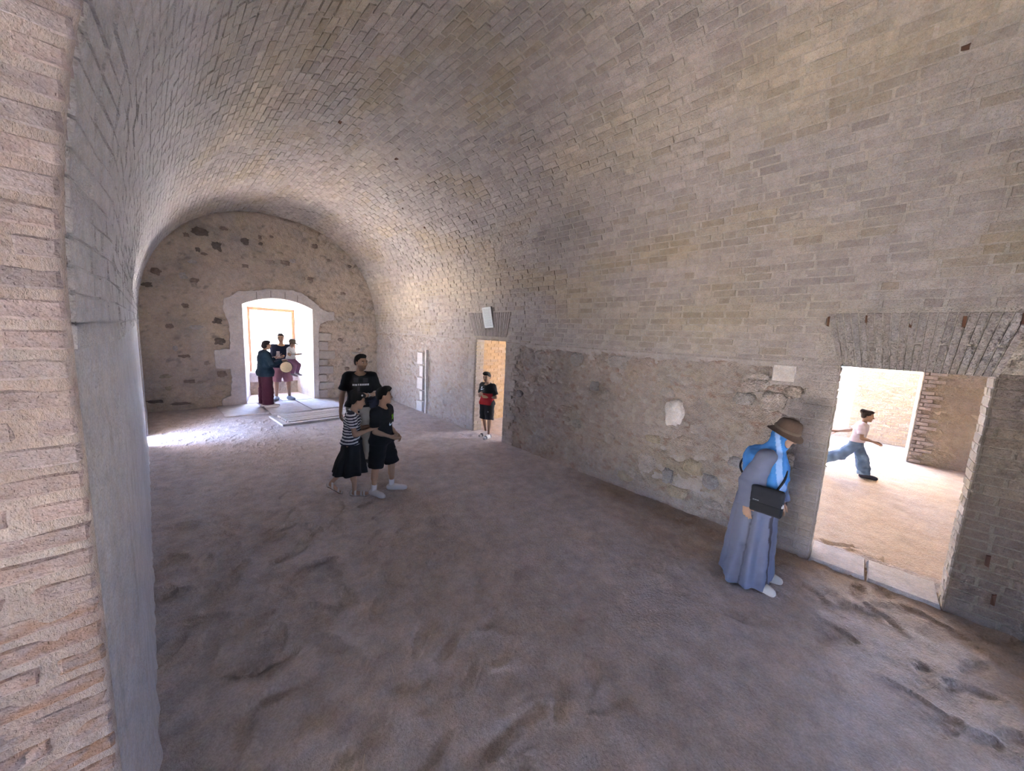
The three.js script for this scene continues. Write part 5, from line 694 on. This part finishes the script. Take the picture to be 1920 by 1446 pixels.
{ // the tall man in the embrasure, a child on his arm
  const J = figure({ H: 1.86, w: 1.0, legs: [[[-0.10, -1, 0.0], [-0.02, -1, -0.02], [-0.3, 0, 1]], [[0.12, -1, 0.02], [0.03, -1, -0.03], [0.35, 0, 1]]], arms: [[[-0.08, -1, 0.15], [0.35, 0.15, 0.9]], [[0.26, -1, 0.12], [-0.10, 0.30, 0.85]]], head: [-0.2, 0.1, 0], hands: [{ f: [0.7, 0.2, 0.6], n: [0.3, 0.2, -0.9], curl: 0.4 }, { f: [-0.6, 0.2, 0.6], n: [-0.3, 0.5, -0.6], curl: 0.5 }] });
  const where = onFloor(2.66, 11.74).setY(0.035), turn = facing(-0.12, -1), g = person(J, where, turn, 'tall man in a dark shirt and dusty pink shorts carrying a child', TAN, [0.018, 0.008, 0.006]);
  shirt(g, J, { g: 0.020, sleeve: 0.9, hem: J.pelvis.y - 0.06, cell: 0.014, cuff: 0.040, tint: [0.014, 0.02, 0.045], label: 'dark navy shirt' }); trousers(g, J, { name: 'shorts', len: 0.98, g: 0.020, knee: 0.052, tint: [0.36, 0.17, 0.19], cell: 0.014, label: 'dusty pink shorts' });
  shortHair(g, J, [0.02, 0.016, 0.014], { front: 0.3, sideLow: 0.05, nape: -0.15, cell: 0.008 }); shoes(g, J, (h) => (h < 0.02 ? [0.5, 0.5, 0.5] : [0.22, 0.24, 0.28]), { g: 0.010, cell: 0.009 });
  const K = figure({ H: 1.0, kid: 1, w: 1.05, legs: [[[-0.35, -0.9, 0.7], [0.0, -1, -0.25], [0, -0.5, 1]], [[0.35, -0.9, 0.7], [0.0, -1, -0.2], [0, -0.5, 1]]], arms: [[[-0.1, -1, 0.4], [0.2, 0.1, 1]], [[0.2, -1, 0.4], [-0.2, 0.1, 1]]], head: [0.1, 0.2, 0], hands: [{ f: [0.2, 0.2, 1], n: [0.7, 0, -0.2], curl: 0.5 }, { f: [-0.2, 0.2, 1], n: [-0.7, 0, -0.2], curl: 0.5 }] });
  const kw = P(2.84, 0.735, 11.52), kt = facing(0.75, -0.6), k = person(K, kw, kt, 'small child in a white top and sun hat on the arm of the tall man', SKIN, [0.013, 0.007, 0.005]);
  shirt(k, K, { g: 0.014, sleeve: 1.6, hem: K.pelvis.y - 0.01, cell: 0.011, tint: WHITE, label: 'white top' }); trousers(k, K, { g: 0.012, tint: [0.30, 0.15, 0.22], cell: 0.011, top: 0.06, label: 'mauve trousers' }); shoes(k, K, [0.3, 0.26, 0.26], { g: 0.006, cell: 0.008 });
  shortHair(k, K, [0.05, 0.03, 0.02], { nape: -0.3, sideLow: -0.15, cell: 0.008 });
  const hat = lathed([[0.001, 0.10], [0.06, 0.094], [0.084, 0.065], [0.092, 0.0], [0.13, -0.016], [0.165, -0.022], [0.163, -0.028], [0.115, -0.02], [0.088, -0.006]], 36, [0.15, 0.13, 0.09], 0.012, 2); hat.applyMatrix4(K.hm); const hp = K.hp(0, 0.27, -0.05); hat.translate(hp.x, hp.y, hp.z); add(k, 'sun_hat', hat, straw, 'wide-brimmed sun hat');
}
{ // the girl running across the bright room beyond
  const J = figure({ H: 1.2, kid: 0.6, w: 0.92, lean: [0, 1, 0.10], legs: [[[-0.02, -0.78, -0.60], [0, -0.50, -0.86], [0, -0.92, 0.36]], [[0.02, -1, 0.42], [0, -1, 0.20], [0, -0.02, 1]]], arms: [[[-0.18, -1, 0.08], [0.05, -0.20, 1]], [[0.25, -0.72, -0.70], [0.12, -0.30, -0.95]]], head: [0.05, 0.08, 0], hands: [{ f: [0.05, -0.35, 1], n: [0.7, -0.6, 0], curl: 0.5 }, { f: [0.05, -0.1, -1], n: [-0.6, -0.6, 0], curl: 0.4 }] });
  const g = person(J, onFloor(8.67, -0.06), facing(0.02, -1), 'girl in a white t-shirt and loose jeans striding across the bright side room', TAN, [0.012, 0.006, 0.004]);
  shirt(g, J, { g: 0.016, sleeve: 0.68, hem: J.pelvis.y + 0.035, cell: 0.0085, cuff: 0.040, tint: [0.62, 0.55, 0.60], label: 'white t-shirt' }); trousers(g, J, { g: 0.016, knee: 0.056, cuff: 0.060, len: 1.97, tint: (x, y, z) => mul3([0.16, 0.26, 0.42], 0.9 + 0.5 * noise(x * 14, y * 8, z * 14)), cell: 0.009, fold: 0.011, label: 'loose blue jeans' });
  const bun = J.hp(0, 0.42, -0.42); shortHair(g, J, [0.025, 0.016, 0.012], { nape: -0.22, sideLow: -0.05, front: 0.29, extra: [ell(bun, [0.22 * J.hh, 0.2 * J.hh, 0.22 * J.hh], J.hm)], pts: [bun], cell: 0.006 }); shoes(g, J, [0.03, 0.035, 0.06], { g: 0.007 });
}
// ---------------------------------------------------------------- things on the wall and the floor
{
  const s = thing('sign', 'small white plaque of printed lines above the narrow doorway', 'sign'), at = (d, y, o) => onRight(d, y, o), b = new MB(), tl = at(5.83, 2.73, 0.03), tr = at(5.53, 2.74, 0.03), bl = at(5.74, 2.29, 0.03), br = at(5.45, 2.31, 0.03), n = V(-1, -0.05, 0.06).normalize();
  b.block(bl, br, tr, tl, n, 0.012, 0.004, [0.62, 0.66, 0.66], rngOf(1), 0); for (const [p, q] of [[tl, tr], [tr, br], [br, bl], [bl, tl]]) b.quad(p, q, q.clone().addScaledVector(n, -0.025), p.clone().addScaledVector(n, -0.025), V(0, 1, 0), [0.4, 0.42, 0.42]); add(s, 'board', b.geo(), M.dressed);
  const F = (u, v, w = 0) => tl.clone().multiplyScalar((1 - u) * (1 - v)).add(tr.clone().multiplyScalar(u * (1 - v))).add(bl.clone().multiplyScalar((1 - u) * v)).add(br.clone().multiplyScalar(u * v)).addScaledVector(n, 0.0135 + w);
  const cv = document.createElement('canvas'); cv.width = 128; cv.height = 192; const c = cv.getContext('2d'); c.fillStyle = '#cfd6d6'; c.fillRect(0, 0, 128, 192); c.fillStyle = '#8a9292'; const r = rngOf(6); for (let y = 16; y < 180; y += 13) { let x = 12 + r() * 6; while (x < 108) { const w = 6 + r() * 16; c.fillRect(x, y, Math.min(w, 114 - x), 4); x += w + 4; } }
  const t = new THREE.CanvasTexture(cv); t.colorSpace = THREE.SRGBColorSpace; t.magFilter = THREE.LinearFilter; const g = new THREE.BufferGeometry(), q = [F(0.03, 0.97), F(0.97, 0.97), F(0.97, 0.03), F(0.03, 0.03)]; g.setAttribute('position', new THREE.Float32BufferAttribute(q.flatMap((p) => [p.x, p.y, p.z]), 3)); g.setAttribute('uv', new THREE.Float32BufferAttribute([0, 0, 1, 0, 1, 1, 0, 1], 2)); g.setIndex([0, 1, 2, 0, 2, 3]); g.computeVertexNormals(); add(s, 'printed_face', g, new THREE.MeshStandardMaterial({ map: t, roughness: 0.7, side: THREE.DoubleSide }));
}
{
  const t = thing('timber_grate', 'low grate of grey timber slats lying before the far doorway', 'grate', P(2.82, 0.012, 9.25), 0.04), wood = [0.36, 0.34, 0.32], r = rngOf(17);
  for (let i = 0; i < 6; i++) { const b = new MB(), z = -0.37 + i * 0.137; b.block(V(-0.76, 0.03, z + 0.098), V(0.76, 0.03, z + 0.098), V(0.76, 0.03, z), V(-0.76, 0.03, z), V(0, 1, 0), 0.03, 0.005, mul3(wood, 1.25 + 0.3 * r()), rngOf(i), 0.15); add(t, 'slat', b.geo(), M.wood); }
  for (const x of [-0.74, 0, 0.70]) add(t, 'bearer', new MB().box(x, x + 0.05, 0, 0.03, -0.43, 0.38, mul3(wood, 0.5)).geo(), M.wood);
  const e = new MB(); e.box(-0.90, -0.79, -0.005, 0.04, -0.42, 0.47, C.lime).box(-0.90, 0.8, -0.005, 0.04, -0.55, -0.42, C.lime); add(t, 'border', e.geo(), M.dressed, 'pale border boards');
}
{
  const stalk = (pts, r, name, label) => { const t = thing(name, label, 'straw'), cur = new THREE.CatmullRomCurve3(pts.map(([x, d, h = 0]) => onFloor(x, d).add(V(0, 0.012 + h, 0)))), g = new THREE.TubeGeometry(cur, 16, r, 6); g.setAttribute('color', new THREE.Float32BufferAttribute(new Array(g.attributes.position.count).fill([0.60, 0.55, 0.48]).flat(), 3)); add(t, 'stem', g, M.wood); };
  stalk([[0.649, 1.545], [0.615, 1.49], [0.581, 1.427]], 0.0028, 'straw', 'straight pale straw on the sand at the bottom edge'); stalk([[0.589, 1.493], [0.558, 1.478, 0.004], [0.553, 1.455], [0.545, 1.435]], 0.0035, 'straw', 'bent pale straw on the sand beside the straight one'); stalk([[0.985, 1.93], [0.97, 1.86]], 0.0022, 'straw', 'short thin straw alone in the middle of the sand');
}
renderer.render(scene, camera);
